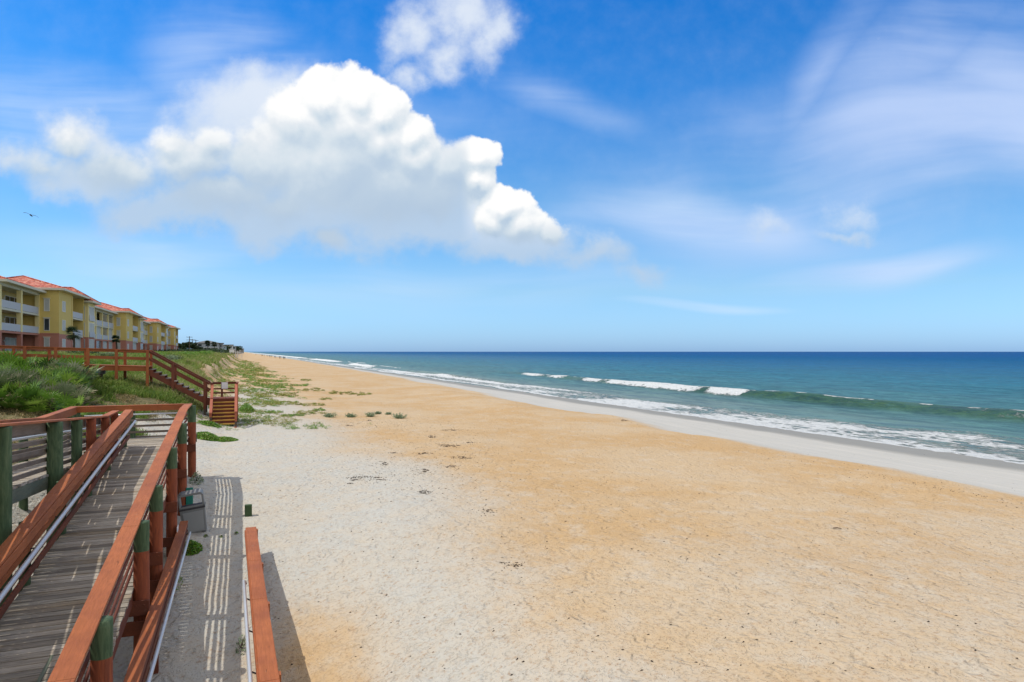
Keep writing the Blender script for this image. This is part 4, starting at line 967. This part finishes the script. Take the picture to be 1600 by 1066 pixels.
stand('saw palmetto seen between the rails, beyond the crossover deck', 'saw palmettos beyond the crossover', sp, 'palmetto', [11, 12, 13], lambda s, t: np.interp(Ypix(s, t), [36, 50], [.85, .95]) * np.interp(s, [-20, -8], [1.0, .72]))
# --- small trees and shrubs: crown of many leaf clumps on a limbed trunk
def shrub(s, t, rad, hgt, label, name='dune_shrub', trunk_h=.2, m='tree', n=1400, size=None, group=None, cat='shrub', z=None):
    z0 = Hf(s, t) if z is None else z; r = thing(name, label, cat, tuple(W(s, t, z0 - .05)), group=group)
    nb = 11; C = []
    for i in range(nb):
        a = random.random() * 6.28; q = random.random() ** .6 * rad * .8
        C.append((q * math.cos(a), q * math.sin(a), trunk_h + (hgt - trunk_h) * random.uniform(.25, .82), rad * random.uniform(.28, .5)))
    C = np.array(C); k = RNG.integers(0, nb, n); d = RNG.normal(size=(n, 3)); d /= np.linalg.norm(d, axis=1)[:, None]
    rr = C[k, 3] * RNG.random(n) ** .35; P = C[k, :3] + d * rr[:, None] * np.array([1, 1, .8 * min(1.4, hgt / rad / 1.6)])
    P[:, 2] = P[:, 2].clip(.02, hgt); sz = size or max(.06, Ypix(s, t) * .0011)
    leaves('crown', P[:, 0], P[:, 1], P[:, 2], sz * rnd(n, .7, 1.6), M[m], (.15 + .7 * RNG.random(n)).clip(0, 1), r, flat=.2)
    mb = MB(); o0 = Vector(r.location)
    mb.tube([o0 + Vector((0, 0, -.3)), o0 + Vector((.05 * rad, 0, trunk_h)), o0 + Vector((0, .05 * rad, hgt * .6))], [rad * .07, rad * .05, rad * .02], 6)
    for c in C[:6]: mb.tube([o0 + Vector((0, 0, trunk_h * .8)), o0 + Vector((c[0] * .5, c[1] * .5, (trunk_h + c[2]) * .5)), o0 + Vector(c[:3])], [rad * .035, rad * .025, rad * .01], 5)
    mb.build('trunk', M['bark'], r); return r
def sx(px, t): r = (px - 800) / F; return t * (CY + r * CX) / (CX - r * CY)
for i, (px, t, rad, h, m, lb) in enumerate([(252, 74, 1.5, 1.1, 'silver', 'grey green shrub on the dune top behind the head of the crossover stairs'), (266, 80, 1.7, 1.0, 'tree', 'dark shrub on the dune top below the far end of the condominiums'),
        (240, 96, 2.2, .9, 'cover', 'bright green shrub on the dune top below the third condominium block'), (214, 62, 1.2, .55, 'cover', 'small bright green shrub seen just above the crossover deck end'), (160, 66, 1.5, .9, 'tree', 'dark shrub behind the rail before the second condominium block'),
        (172, 84, 1.4, .9, 'silver', 'pale shrub behind the rail before the second condominium tower'), (200, 104, 1.7, .9, 'tree', 'dark shrub behind the rail below the third condominium block'), (132, 90, 1.8, 1.1, 'tree', 'dark shrub behind the rail below the glazed pavilion'),
        (287, 118, 3.0, .9, 'cover', 'broad green shrub on the dune beyond the condominium row'), (310, 150, 3.4, 1.1, 'cover', 'low green shrub on the dune below the grey beach house')]):
    shrub(sx(px, t), t, rad, h, lb, m=m)
def palm(s, t, h, rad, label, group=None):
    z0 = Hf(s, t); r = thing('palm_tree', label, 'palm tree', tuple(W(s, t, z0)), group=group); o0 = Vector(r.location); rg = random
    mb = MB(); tops = o0 + Vector((rg.uniform(-.3, .3), rg.uniform(-.3, .3), h))
    mb.tube([o0 + Vector((0, 0, -.3)), (o0 + tops) / 2 + Vector((.1, 0, 0)), tops], [.2, .15, .13], 8); mb.build('trunk', M['bark'], r)
    V, Q, TT = [], [], []
    wd = max(.05, Ypix(s, t) * .0006)
    for i in range(30):
        a = rg.random() * 6.28; el = rg.uniform(-.9, 1.3); d = Vector((math.cos(a) * math.cos(el), math.sin(a) * math.cos(el), math.sin(el))); c = tops - o0 + d * rad * .35
        side = d.cross(Vector((0, 0, 1))).normalized(); tint = rg.uniform(.1, .9)
        for j in range(9):
            th = (j / 8 - .5) * 2.9; dd = (d * math.cos(th) + side * math.sin(th)).normalized(); e = c + dd * rad * .65 + Vector((0, 0, -.12 * rad)); w_ = dd.cross(d.cross(side)).normalized() * wd
            b = len(V); V += [tuple(c), tuple((c + e) / 2 + w_), tuple(e), tuple((c + e) / 2 - w_)]; Q.append((b, b + 1, b + 2, b + 3)); TT += [tint] * 4
    np_mesh('crown', V, [np.array(Q)], M['tree'], r, dict(tint=TT)); return r
palm(sx(115, 116), 116, 3.2, 1.4, 'small palm standing between the first tower and the glazed pavilion')
palm(sx(182.5, 150), 150, 3.0, 1.0, 'slim dark palm in front of the second condominium tower')
# --- far trees beyond the condominiums
for (px, t, h, rad, lb) in [(275, 345, 4.2, 2.6, 'dark round tree just past the last condominium'), (283, 350, 3.6, 2.6, 'low dark tree, second past the last condominium'), (291, 355, 5.2, 2.4, 'tall dark tree left of the utility poles'),
                            (301, 352, 4.8, 2.4, 'dark tree standing among the utility poles'), (309, 358, 3.4, 2.2, 'low dark tree between the poles and the grey beach house'),
                            (350, 470, 4.6, 4.0, 'dark tree right of the grey beach house'), (356, 520, 5.0, 5.0, 'low dark tree before the white beach house'), (366, 620, 5.5, 7.0, 'dark low tree in the far row towards the shore')]:
    shrub(sx(px, t), t, rad, h, lb, 'dark_tree', h * .35, 'tree', 1800, t * .0013, 'far trees beyond the condominiums', 'tree')
palm(sx(324.5, 352), 352, 4.6, 1.7, 'palm before the left part of the grey beach house'); palm(sx(335, 356), 356, 4.3, 1.6, 'palm before the right part of the grey beach house')
# dark scrub mass falling away down the coast
n = 16000; t = 1 / rnd(n, 1 / 1600., 1 / 230.); s = -4.5 - RNG.random(n) ** 1.4 * 30; z = H(s, t, False) + RNG.random(n) ** 1.5 * 1.5 * (.5 + fbm(s / 9, t / 30, 2))
tag(leaves('coastal_scrub', s * CX - t * CY, s * CY + t * CX, z, Ypix(s, t) * .0022 * rnd(n, .5, 1.5), M['tree'], RNG.random(n), flat=.2), 'dark scrub running down the coast towards the horizon', 'scrub', kind='stuff')
# --- seaweed wrack and small debris on the sand
def wrack(px, py, wpx, hpx, n, label):
    s0, t0, z0 = gpth(px, py); r0 = W(s0, t0, z0); V, Q = [], []
    subs = [(px + random.gauss(0, .42) * wpx / 2, py + random.gauss(0, .35) * hpx / 2, random.random() ** 2 + .15) for _ in range(7)]
    for i in range(int(n * (3.2 if py < 780 else 1.6))):
        cx_, cy_, k_ = random.choice(subs) if random.random() < .8 else (px + random.gauss(0, .6) * wpx / 2, py + random.gauss(0, .6) * hpx / 2, .5); g = k_
        x = cx_ + random.gauss(0, .13) * wpx * k_ * 1.2; y = cy_ + random.gauss(0, .10) * hpx * k_; a = 0
        s, t, z = gpth(x, y); p = W(s, t, z) - r0; a = random.random() * 6.28; L = random.uniform(.025, .085); h = random.uniform(.004, .014)
        d = Vector((math.cos(a), math.sin(a), 0)) * L / 2; q = Vector((-d.y, d.x, 0)) * random.uniform(.2, .6)
        b = len(V); V += [p - d, p + q * .6 + Vector((0, 0, h)), p + d, p - q, p + Vector((0, 0, h * 1.5))]; Q += [(b, b + 1, b + 4), (b + 1, b + 2, b + 4), (b + 2, b + 3, b + 4), (b + 3, b, b + 4)]
    o = np_mesh('seaweed_clump', [tuple(v) for v in V], [np.array(Q)], M['wrack']); o.location = r0; return tag(o, label, 'seaweed', None if ('sparse' in label or 'scattered' in label or 'crumb' in label) else 'seaweed clumps dried on the sand', 'stuff' if ('sparse' in label or 'scattered' in label or 'crumb' in label) else None)
for (x, y, w_, h_, n, lb) in [(676, 682, 14, 4, 60, 'compact black seaweed clump, upper of those left of the thin wrack line'), (600, 725, 18, 6, 70, 'black seaweed clump with fine crumbs, lowest left but one'), (718, 715, 30, 5, 60, 'dark seaweed clump with thin streaks, right of the middle'),
                            (702, 696, 34, 8, 80, 'broad crumbly seaweed patch in the middle of the wrack'), (735, 692, 14, 2.5, 30, 'thin seaweed streak at the right end of the wrack'), (660, 709, 32, 4, 50, 'long flat seaweed streak with a brown end'), (568, 748, 56, 14, 110, 'long sparse trail of seaweed crumbs on pale sand'),
                            (545, 665, 14, 2, 30, 'thin dark seaweed streak nearest the creepers'), (662, 769, 18, 6, 40, 'small faint seaweed scrap, lowest of the group on pale sand'), (712, 672, 46, 5, 60, 'thin brown wrack line behind the black clumps'), (708, 729, 20, 5, 34, 'flat seaweed scrap below the broad patch'),
                            (577, 657, 8, 3, 22, 'small brown seaweed clump in front of a silver green plant'), (614, 708, 18, 2, 24, 'short seaweed streak left of the long flat one'), (798, 883, 46, 18, 30, 'faint grey debris patch in the middle of the beach'), (660, 736, 26, 10, 30, 'scattered seaweed crumbs below the middle clumps'), (755, 800, 40, 16, 34, 'very faint debris patch on the beige sand'), (973, 657, 10, 4, 40, 'brown seaweed lump at the brink of the beach')]:
    wrack(x, y, w_, h_, n, lb)
def debris(name, label, m, pts, smin, smax, cat='debris'):
    V, Q = [], []
    for (x, y) in pts:
        s, t, z = gpth(x, y); Y = Ypix(s, t); p = W(s, t, z); a = random.gauss(0, .5); L = max(random.uniform(smin, smax), Y * .0011); d = W(math.cos(a), math.sin(a)) * L / 2; q = Vector((-d.y, d.x, 0)) * random.uniform(.15, .5)
        b = len(V); V += [p - d, p + q, p + d, p - q, p + Vector((0, 0, L * .25))]; Q += [(b, b + 1, b + 4), (b + 1, b + 2, b + 4), (b + 2, b + 3, b + 4), (b + 3, b, b + 4)]
    tag(np_mesh(name, [tuple(v) for v in V], [np.array(Q)], m), label, cat, kind='stuff')
pts = [(random.uniform(400, 1590), 660 + random.random() ** 1.2 * 395) for _ in range(420)]
pts += [(x, 722 + (x - 1300) * .195 + random.gauss(0, 5) + 8) for x in [random.uniform(1150, 1600) for _ in range(90)]] + [(x, 745 + (x - 1380) * .2 + random.gauss(0, 1.5) + 0) for x in [random.uniform(1330, 1560) for _ in range(50)]]
pts += [(random.gauss(590, 60), random.gauss(661, 6)) for _ in range(380)] + [(random.gauss(680, 60), random.gauss(712, 26)) for _ in range(520)] + [(random.gauss(620, 110), random.gauss(730, 45)) for _ in range(150)] + [(random.uniform(1320, 1420), random.gauss(800, 12)) for _ in range(22)]
pts += [(random.uniform(325, 372), random.uniform(752, 800)) for _ in range(46)] + [(random.uniform(385, 480), random.uniform(650, 662)) for _ in range(60)]
debris('beach_debris', 'small dark crumbs and twigs scattered over the sand', M['wrack'], pts, .025, .075)
debris('shell_fragments', 'tiny pale shell fragments scattered over the orange sand', M['white'], [(random.uniform(420, 1600), 700 + random.random() ** .7 * 366) for _ in range(420)], .008, .022, 'shells')
s, t, z = gpth(1308, 827); mb = MB(); mb.tube([W(s, t, z) + Vector((-.09, .03, .02)), W(s, t, z + .035), W(s, t, z) + Vector((.09, -.04, .02))], [.012, .014, .008], 6)
o = mb.build('driftwood_stick', M['stick']); tag(o, 'short dark stick lying alone on the orange sand', 'stick')
# ------------------------------------------------------------------ condominium row
M['yellow_wall'] = simple('yellow_stucco', (.66, .50, .16), .85, .08, .6)
M['pale_wall'] = simple('pale_yellow_stucco', (.80, .68, .33), .85, .06, .6)
M['salmon'] = simple('salmon_stucco', (.48, .20, .14), .85, .08, .6)
M['trim'] = simple('cream_trim', (.62, .60, .48), .7, .05)
M['rail'] = simple('white_balustrade', (.50, .51, .53), .6, .06)
M['shade_white'] = simple('white_shutter', (.47, .48, .44), .6, .05)
M['inner'] = simple('loggia_wall', (.60, .48, .20), .85, .05)
def glass_mat(name, c):
    m, T, b = mat(name); b.inputs['Base Color'].default_value = g3(*c); b.inputs['Roughness'].default_value = .12; b.inputs['Specular IOR Level'].default_value = .7; return m
M['glass'] = glass_mat('window_glass', (.03, .04, .045)); M['glass_blue'] = glass_mat('blue_window_glass', (.02, .12, .17))
def tile_mat():
    m, T, b = mat('clay_roof_tiles'); q = coords(T)
    wv = T.n('ShaderNodeTexVoronoi', Vector=T.mapping(q, scale=(2.2, 2.2, 3)), Scale=1.6).outputs['Color']
    sp = T.n('ShaderNodeSeparateColor', Color=wv).outputs[0]
    c = T.ramp(sp, [(0, (.26, .05, .03)), (.4, (.42, .10, .06)), (.7, (.52, .15, .095)), (1, (.62, .34, .25))]); T.set(b.inputs['Base Color'], c); b.inputs['Roughness'].default_value = .8
    s1 = T.n('ShaderNodeTexWave', Vector=q, Scale=1.2).outputs[1]; bump(T, b, s1, .05); return m
M['tile'] = tile_mat()
def hip_roof(root, F0, B0, t0, t1, z, rise, over=.9, name='roof'):
    """F0 = front s, B0 = back s"""
    a, b, c, d = F0 + over, B0 - over, t0 - over, t1 + over; hw = (a - b) / 2; ms = (a + b) / 2
    if (d - c) >= (a - b): r0, r1 = (ms, c + hw), (ms, d - hw)
    else: hw2 = (d - c) / 2; r0, r1 = (b + hw2, (c + d) / 2), (a - hw2, (c + d) / 2)
    if abs(r0[0] - r1[0]) + abs(r0[1] - r1[1]) < .05: r1 = (r0[0] + .05, r0[1])
    mb = MB(); vs = [W(b, c, z), W(a, c, z), W(a, d, z), W(b, d, z), W(r0[0], r0[1], z + rise), W(r1[0], r1[1], z + rise)]
    if (d - c) >= (a - b): fs = [(0, 1, 4), (1, 2, 5, 4), (2, 3, 5), (3, 0, 4, 5), (3, 2, 1, 0)]
    else: fs = [(0, 1, 5, 4), (1, 2, 5), (2, 3, 4, 5), (3, 0, 4), (3, 2, 1, 0)]
    mb.add(vs, fs); o = mb.build(name, M['tile'], root)
    mb = MB(); mb.stbox(b - .06, a + .06, c - .06, d + .06, z - .34, z - .004); mb.build('eave', M['trim'], o)
    mb = MB()   # ridge and hip caps
    for p in [(vs[1], vs[5] if (d - c) < (a - b) else vs[4]), (vs[2], vs[5]), (vs[4], vs[5]), (vs[0], vs[4])]: mb.tube([p[0] + Vector((0, 0, .03)), p[1] + Vector((0, 0, .03))], .13, 5)
    mb.build('ridge_tiles', M['tile'], o); return o
def window(root, s, t0, t1, z0, z1, kind='shutter', face='sea', n=2):
    """window on a wall facing the sea (plane s) or facing the viewer (plane t=t0, spanning s=t1..)"""
    fr = MB(); pn = MB(); th = .06
    def bx(a0, a1, q0, q1, mbx, d0, d1):
        if face == 'sea': mbx.stbox(s + d0, s + d1, a0, a1, q0, q1)
        else: mbx.stbox(a0, a1, s - d1, s - d0, q0, q1)
    bx(t0, t1, z0, z0 + th, fr, .003, .07); bx(t0, t1, z1 - th, z1, fr, .003, .07)
    for i in range(n + 1):
        x = t0 + (t1 - t0 - th) * i / n; bx(x, x + th, z0 + th + .001, z1 - th - .001, fr, .003, .065)
    f = fr.build('window', M['white'], root); bx(t0 + .02, t1 - .02, z0 + .02, z1 - .02, pn, .0015, .03)
    pn.build('pane', {'shutter': M['shade_white'], 'glass': M['glass'], 'blue': M['glass_blue']}[kind], f); return f
def condo(label, t0, nb, bw, front, gz, tower_t, pav, seed, start=0):
    rg = random.Random(seed); FH = 3.05; L1 = nb * bw; top = gz + 3 * FH + .25
    r = thing('condominium', label, 'building', tuple(W(front - 6, t0 + L1 / 2, gz)), group='yellow and salmon condominiums with tiled roofs on the dune')
    def bx(name, m, s0, s1, a, b, z0, z1, par=None): mb = MB(); mb.stbox(s0, s1, a, b, z0, z1); return mb.build(name, m, par or r)
    back = front - 14; rec = front - 2.4
    ta = t0 + (6.5 if pav else 0)
    bx('wall', M['inner'], back, rec, ta, t0 + L1, gz + FH, top); bx('ground_floor_wall', M['salmon'], back, rec - .02, ta, t0 + L1, gz - 3, gz + FH)
    bw2 = (t0 + L1 - ta) / nb
    for k in range(3):
        z = gz + k * FH
        if k: bx('floor_slab', M['trim'] if k == 2 else M['salmon'], rec, front, ta, t0 + L1, z - .28, z)
        for i in range(nb):
            a = ta + i * bw2 + .35; b = ta + (i + 1) * bw2 - .35
            kind = 'open' if start == 0 else rg.choice(['glass', 'shutter', 'shutter', 'open'])
            if k: bx('balustrade', M['rail'], front - .10, front - .04, a, b, z + .05, z + 1.05)
            if kind == 'open':
                window(r, rec, a + 1.0, b - 1.0, z + .1, z + 2.3, 'glass' if rg.random() < .7 else 'shutter', n=3)
                mb = MB(); mb.stbox(rec + .002, rec + .12, a + .35, a + .5, z + 1.7, z + 1.95); mb.build('wall_lamp', M['white'], r)
            else: window(r, front - .35, a, b, z + (.02 if not k else .06), z + FH - .32, kind, n=4)
        for i in range(nb + 1):
            c = ta + i * bw2; mt = M['salmon'] if k == 0 else M['pale_wall']
            bx('column', mt, front - .55, front + .02, c - .35, c + .35, z if k else z - 3, z + FH - .0)
            if k == 2: bx('capital', M['trim'], front - .6, front + .07, c - .42, c + .42, z + FH - .1, z + FH + .12)
    bx('top_beam', M['trim'], rec, front - .05, ta, t0 + L1, top - .40, top)
    hip_roof(r, front, back, ta, t0 + L1, top + .34, 2.6)
    if pav:   # glazed pavilion at the near end, one step proud
        pf = front + 2.3; bx('pavilion_wall', M['pale_wall'], back, pf, t0, t0 + 6.2, gz + FH, top); bx('pavilion_base', M['salmon'], back, pf - .02, t0 + .02, t0 + 6.18, gz - 3, gz + FH - .002)
        for k in range(3):
            z = gz + k * FH
            kd = ['blue', 'shutter', 'shutter'][k] if seed == 2 else rg.choice(['shutter', 'shutter', 'glass', 'blue'])
            window(r, t0, pf - 2.3, pf - .5, z + .15, z + FH - .35, kd, face='near', n=2)
            window(r, pf, t0 + .8, t0 + 5.4, z + .15, z + FH - .35, rg.choice(['glass', 'shutter']), n=3)
            if k: bx('balustrade', M['rail'], pf + .08, pf + .14, t0 + .7, t0 + 5.5, z + .05, z + 1.05)
        hip_roof(r, pf, back + 2, t0, t0 + 6.2, top + .36, 2.6)
    # tower with loggias towards the sea
    a, b = t0 + L1 + .02, t0 + L1 + tower_t; tf = front + 2.6
    bx('tower_wall', M['yellow_wall'], back + 1, tf - 2.6, a, b, gz + FH, top + .5); bx('tower_base', M['salmon'], back + 1, tf - 2.62, a + .02, b - .02, gz - 3, gz + FH - .002)
    for (c, d) in [(a, a + .4), (b - .4, b), ((a + b) / 2 - .4, (a + b) / 2 + .4)]:
        bx('tower_fin', M['yellow_wall'], tf - 2.59, tf, c, d, gz + FH, top + .5); bx('tower_fin_base', M['salmon'], tf - 2.59, tf - .01, c + .005, d - .005, gz - 3, gz + FH - .002)
    mid_ = (a + b) / 2 - .41
    bx('tower_front', M['yellow_wall'], tf - 2.58, tf - .05, a + .405, mid_, gz + FH + .001, top + .499); bx('tower_front_base', M['salmon'], tf - 2.58, tf - .06, a + .406, mid_ - .001, gz - 3, gz + FH)
    for k in range(3):
        z = gz + k * FH
        if k: bx('floor_slab', M['trim'], tf - 2.59, tf - .08, mid_ + .83, b - .41, z - .25, z)
        window(r, tf - .05, a + 2.2, a + 4.4, z + .6, z + 2.3, 'shutter', n=2)
        for (c, d) in [((a + b) / 2 + .41, b - .41)]:
            if k: bx('balustrade', M['rail'], tf - .16, tf - .1, c, d, z + .05, z + 1.05)
            if k == 0: window(r, tf - .5, c, d, z, z + FH - .3, rg.choice(['glass', 'shutter']), n=4)
            else: window(r, tf - 2.59, c + .8, d - .8, z + .1, z + 2.2, rg.choice(['glass', 'shutter']), n=3)
        window(r, a, tf - 2.0, tf - 1.25, z + .5, z + 2.4, 'shutter' if k != 1 or seed != 1 else 'glass', face='near', n=1)
        mb = MB(); mb.stbox(tf - 2.1, tf - 1.15, a - .16, a - .003, z + 2.43, z + 2.58); mb.build('window_hood', M['trim'], r)
    bx('belt_course', M['salmon'], tf - 2.55, tf + .06, a - .06, a - .003, gz + FH - .06, gz + FH + .12)
    hip_roof(r, tf, back + 4, a, b, top + .84, 2.3, .8)
    return r
GZ = 3.7
condo('nearest yellow condominium block with open loggias, cut off by the left edge', 108, 2, 9.3, -29.2, GZ + .25, 18.5, False, 1)
condo('second yellow condominium block with a glazed pavilion end and blue lower window', 146, 5, 8.6, -28.4, GZ + .1, 21.5, True, 2, 1)
condo('third yellow condominium block, between the second and the last', 211.5, 5, 7.4, -27.8, GZ, 26.5, True, 3, 1)
condo('farthest yellow condominium block at the right end of the row', 275.8, 3, 9.0, -27.2, GZ, 20, True, 4, 1)
# ------------------------------------------------------------------ beach houses further on
M['grey_wall'] = simple('grey_siding', (.30, .32, .33), .8, .08); M['white_wall'] = simple('white_siding', (.62, .62, .60), .8, .05); M['grey_roof'] = simple('grey_roof', (.16, .16, .165), .85, .12); M['blue_wall'] = simple('pale_blue_siding', (.32, .42, .46), .8, .05)
def house(label, px, t, w_, dep, h, wall, roof='grey_roof', gable=True):
    s = sx(px, t); z0 = 3.6; r = thing('beach_house', label, 'house', tuple(W(s, t, z0)))
    mb = MB(); mb.stbox(s - w_ / 2, s + w_ / 2, t, t + dep, z0 - 2, z0 + h); mb.build('wall', M[wall], r)
    mb = MB(); a, b = s - w_ / 2 - .6, s + w_ / 2 + .6; c, d = t - .8, t + dep + .6; z = z0 + h + .02
    if gable: mb.add([W(a, c, z), W(b, c, z), W(b, d, z), W(a, d, z), W(s, c + w_ * .25, z + w_ * .13), W(s, d, z + w_ * .13)], [(0, 1, 4), (1, 2, 5, 4), (2, 3, 5), (3, 0, 4, 5), (3, 2, 1, 0)])
    else: mb.stbox(a, b, c, d, z, z + .5)
    mb.build('roof', M[roof], r)
    for k in range(2):
        zz = z0 + .3 + k * h / 2
        if k: mb = MB(); mb.stbox(s - w_ / 2, s + w_ / 2, t - 2.0, t - .01, zz - .25, zz - .02); mb.build('balcony', M['white_wall'], r)
        for i in range(3):
            x = s - w_ / 2 + w_ * (i + .22) / 3; f = window(r, t, x, x + w_ * .19, zz + .3, zz + h / 2 - .8, 'glass', face='near', n=1)
        for i in range(4):
            if k == 0: x = s - w_ / 2 + .2 + (w_ - .5) * i / 3; mb = MB(); mb.stbox(x, x + .25, t - 2.0, t - 1.75, z0 - 2, zz + h / 2 - .27); mb.build('porch_post', M['white_wall'], r)
    return r
house('large grey two storey beach house with low gable roof beyond the dune', 324, 378, 10.5, 14, 5.0, 'grey_wall')
house('narrow grey annexe directly right of the large grey beach house', 340, 386, 4.6, 10, 4.6, 'grey_wall', gable=False)
house('pale blue low beach house right of the grey one', 346, 430, 5, 12, 3.6, 'blue_wall')
house('small white flat roofed beach house further down the coast', 355, 500, 7, 12, 4.8, 'white_wall', gable=False)
house('grey beach house right of the small white one', 361, 600, 7.5, 12, 4.6, 'grey_wall')
house('distant grey roofed house, last but one in the far row', 368, 820, 10, 14, 5, 'white_wall')
house('most distant house at the far end of the row', 373, 1050, 14, 16, 4.8, 'grey_wall')
# ------------------------------------------------------------------ utility poles
def pole(px, t, h, arms, label):
    s = sx(px, t); z0 = Hf(s, t); r = thing('utility_pole', label, 'utility pole', tuple(W(s, t, z0)), group='utility poles beyond the condominiums')
    mb = MB(); mb.tube([W(s, t, z0 - .5), W(s, t, z0 + h)], [.22, .15], 8); mb.build('pole', M['bark'], r)
    for i in range(arms): mb = MB(); mb.beam(W(s - 1.3, t, z0 + h - .4 - i * 1.3), W(s + 1.3, t, z0 + h - .4 - i * 1.3), .16, .18); mb.build('crossarm', M['bark'], r)
pole(296, 345, 7.4, 2, 'tallest utility pole with two crossarms, leftmost'); pole(300.5, 365, 6.6, 1, 'utility pole with one crossarm beside the tallest'); pole(306, 390, 6.6, 2, 'utility pole with two crossarms, third from the left'); pole(312.5, 410, 6.0, 0, 'bare utility pole next to the grey beach house')
# ------------------------------------------------------------------ small beach walkovers further on
def walkover(label, t, s0, s1, z, px=None):
    r = thing('beach_walkover', label, 'boardwalk', tuple(W((s0 + s1) / 2, t, z)), group='grey timber walkovers far down the beach')
    mb = MB(); mb.stbox(s0, s1, t, t + 1.8, z - .2, z); mb.build('deck', M['weather'], r)
    for q in (t, t + 1.74):
        mb = MB(); mb.beam(W(s0, q + .03, z + 1.0), W(s1, q + .03, z + 1.0), .1, .14); mb.build('rail', M['bark'], r)
    n = 7
    for i in range(n):
        s = s0 + .15 + (s1 - s0 - .3) * i / (n - 1); zb = Hf(s, t) - .3
        for q in (t - .12, t + 1.92): mb = MB(); mb.stbox(s - .11, s + .11, q - .11, q + .11, zb, z + 1.05); mb.build('post', M['white_wall'] if i > 4 else M['bark'], r)
walkover('grey beach walkover with pale posts, nearest of the far ones', 285, -13, -1.6, 3.5); walkover('second grey beach walkover further along the dune', 330, -12, -1.0, 3.4); walkover('farthest grey beach walkover on the dune', 400, -12, 1.0, 3.3)
s = -3.0; mb = MB(); mb.stbox(s - .9, s + .9, 284.2, 284.3, 3.9, 5.0); o = mb.build('beach_sign', M['white']); tag(o, 'small white sign panel on the nearest far walkover', 'sign')
# ------------------------------------------------------------------ people at the waterline
def person_mesh():
    J = [((0, 0, .93), .14), ((0, 0, 1.15), .13), ((0, 0, 1.38), .16), ((0, 0, 1.50), .06), ((0, -.01, 1.60), .09), ((0, -.01, 1.70), .085),
         ((-.20, 0, 1.40), .06), ((-.26, .02, 1.12), .045), ((-.25, -.08, .88), .035), ((.20, 0, 1.40), .06), ((.26, .02, 1.12), .045), ((.25, -.06, .88), .035),
         ((-.10, 0, .88), .095), ((-.12, -.03, .48), .065), ((-.13, .03, .08), .04), ((-.13, -.12, .04), .035), ((.10, 0, .88), .095), ((.12, .02, .48), .065), ((.14, .10, .08), .04), ((.14, -.04, .04), .035)]
    E = [(0, 1), (1, 2), (2, 3), (3, 4), (4, 5), (2, 6), (6, 7), (7, 8), (2, 9), (9, 10), (10, 11), (0, 12), (12, 13), (13, 14), (14, 15), (0, 16), (16, 17), (17, 18), (18, 19)]
    me = bpy.data.meshes.new('person'); me.from_pydata([j[0] for j in J], E, []); o = bpy.data.objects.new('person', me); COL.objects.link(o)
    md = o.modifiers.new('skin', 'SKIN'); 
    for i, j in enumerate(J): me.skin_vertices[0].data[i].radius = (j[1], j[1])
    me.skin_vertices[0].data[0].use_root = True
    ss_ = o.modifiers.new('sub', 'SUBSURF'); ss_.levels = 1; ss_.render_levels = 1
    return o
PM = [simple('dark_clothes', (.03, .04, .06), .8), simple('red_clothes', (.30, .06, .05), .8), simple('tan_skin', (.35, .20, .13), .7), simple('blue_clothes', (.05, .12, .25), .8)]
def with_skin_data(o):
    return o
P0 = person_mesh(); P0.data.materials.append(PM[0]); first = True
for i, (px, py) in enumerate([(400, 555.6), (409, 556.6), (410.5, 556.7), (413, 557.0), (417.5, 557.6), (421, 558.4), (423.5, 558.8), (429, 559.4), (431, 559.8), (436.5, 560.5), (438, 560.8), (443, 561.6), (445, 561.8)]):
    s, t, z = gpth(px, py); o = P0 if first else P0.copy()
    if not first: COL.objects.link(o)
    first = False
    o.location = W(s, t, z); o.rotation_euler = (0, 0, random.random() * 6.28)
    if i % 3 == 1: o.material_slots[0].link = 'OBJECT'; o.material_slots[0].material = PM[i % 4]
    tag(o, 'distant person standing near the waterline, far down the beach', 'person', 'people far down the beach at the waterline')
# ------------------------------------------------------------------ gliding sea bird
r = thing('sea_bird', 'dark bird gliding on long wings in the sky above the condominiums', 'bird', ((48 - 800) / F * 62, 62, CH + (HZ - 336.5) / F * 62), .35)
L0 = Vector(r.location); M['feather'] = simple('dark_feathers', (.10, .095, .09), .8, .2)
mb = MB(); mb.tube([L0 + Vector(p) for p in [(0, -.36, .0), (0, -.24, .03), (0, -.05, .02), (0, .14, .0), (0, .30, -.02)]], [.008, .035, .07, .055, .012], 10); mb.build('body', M['feather'], r, smooth=True)
for sx_ in (-1, 1):
    pts = [(0, .10, .02, .09), (.22, .06, .09, .085), (.42, .06, .09, .065), (.60, .12, .02, .018)]
    v = []; f = []
    for (x, y, z, c) in pts: v += [L0 + Vector((sx_ * x, y - c - .05, z + sx_ * -.10 * x * 3)), L0 + Vector((sx_ * x, y - .05, z + sx_ * -.10 * x * 3 + .018)), L0 + Vector((sx_ * x, y + c - .05, z + sx_ * -.10 * x * 3 - .006))]
    n = len(pts)
    for i in range(n - 1):
        for k in range(2): f.append((i * 3 + k, i * 3 + k + 1, i * 3 + k + 4, i * 3 + k + 3))
        f.append((i * 3 + 2, i * 3, i * 3 + 3, i * 3 + 5))
    mb = MB(); mb.add(v, f); mb.build('wing', M['feather'], r)
mb = MB(); mb.add([L0 + Vector(p) for p in [(-.03, .26, -.01), (.03, .26, -.01), (.08, .44, -.03), (-.08, .44, -.03), (0, .26, -.03), (0, .42, -.045)]], [(0, 1, 2, 3), (1, 0, 4), (2, 1, 4, 5), (0, 3, 5, 4), (3, 2, 5)]); mb.build('tail', M['feather'], r)
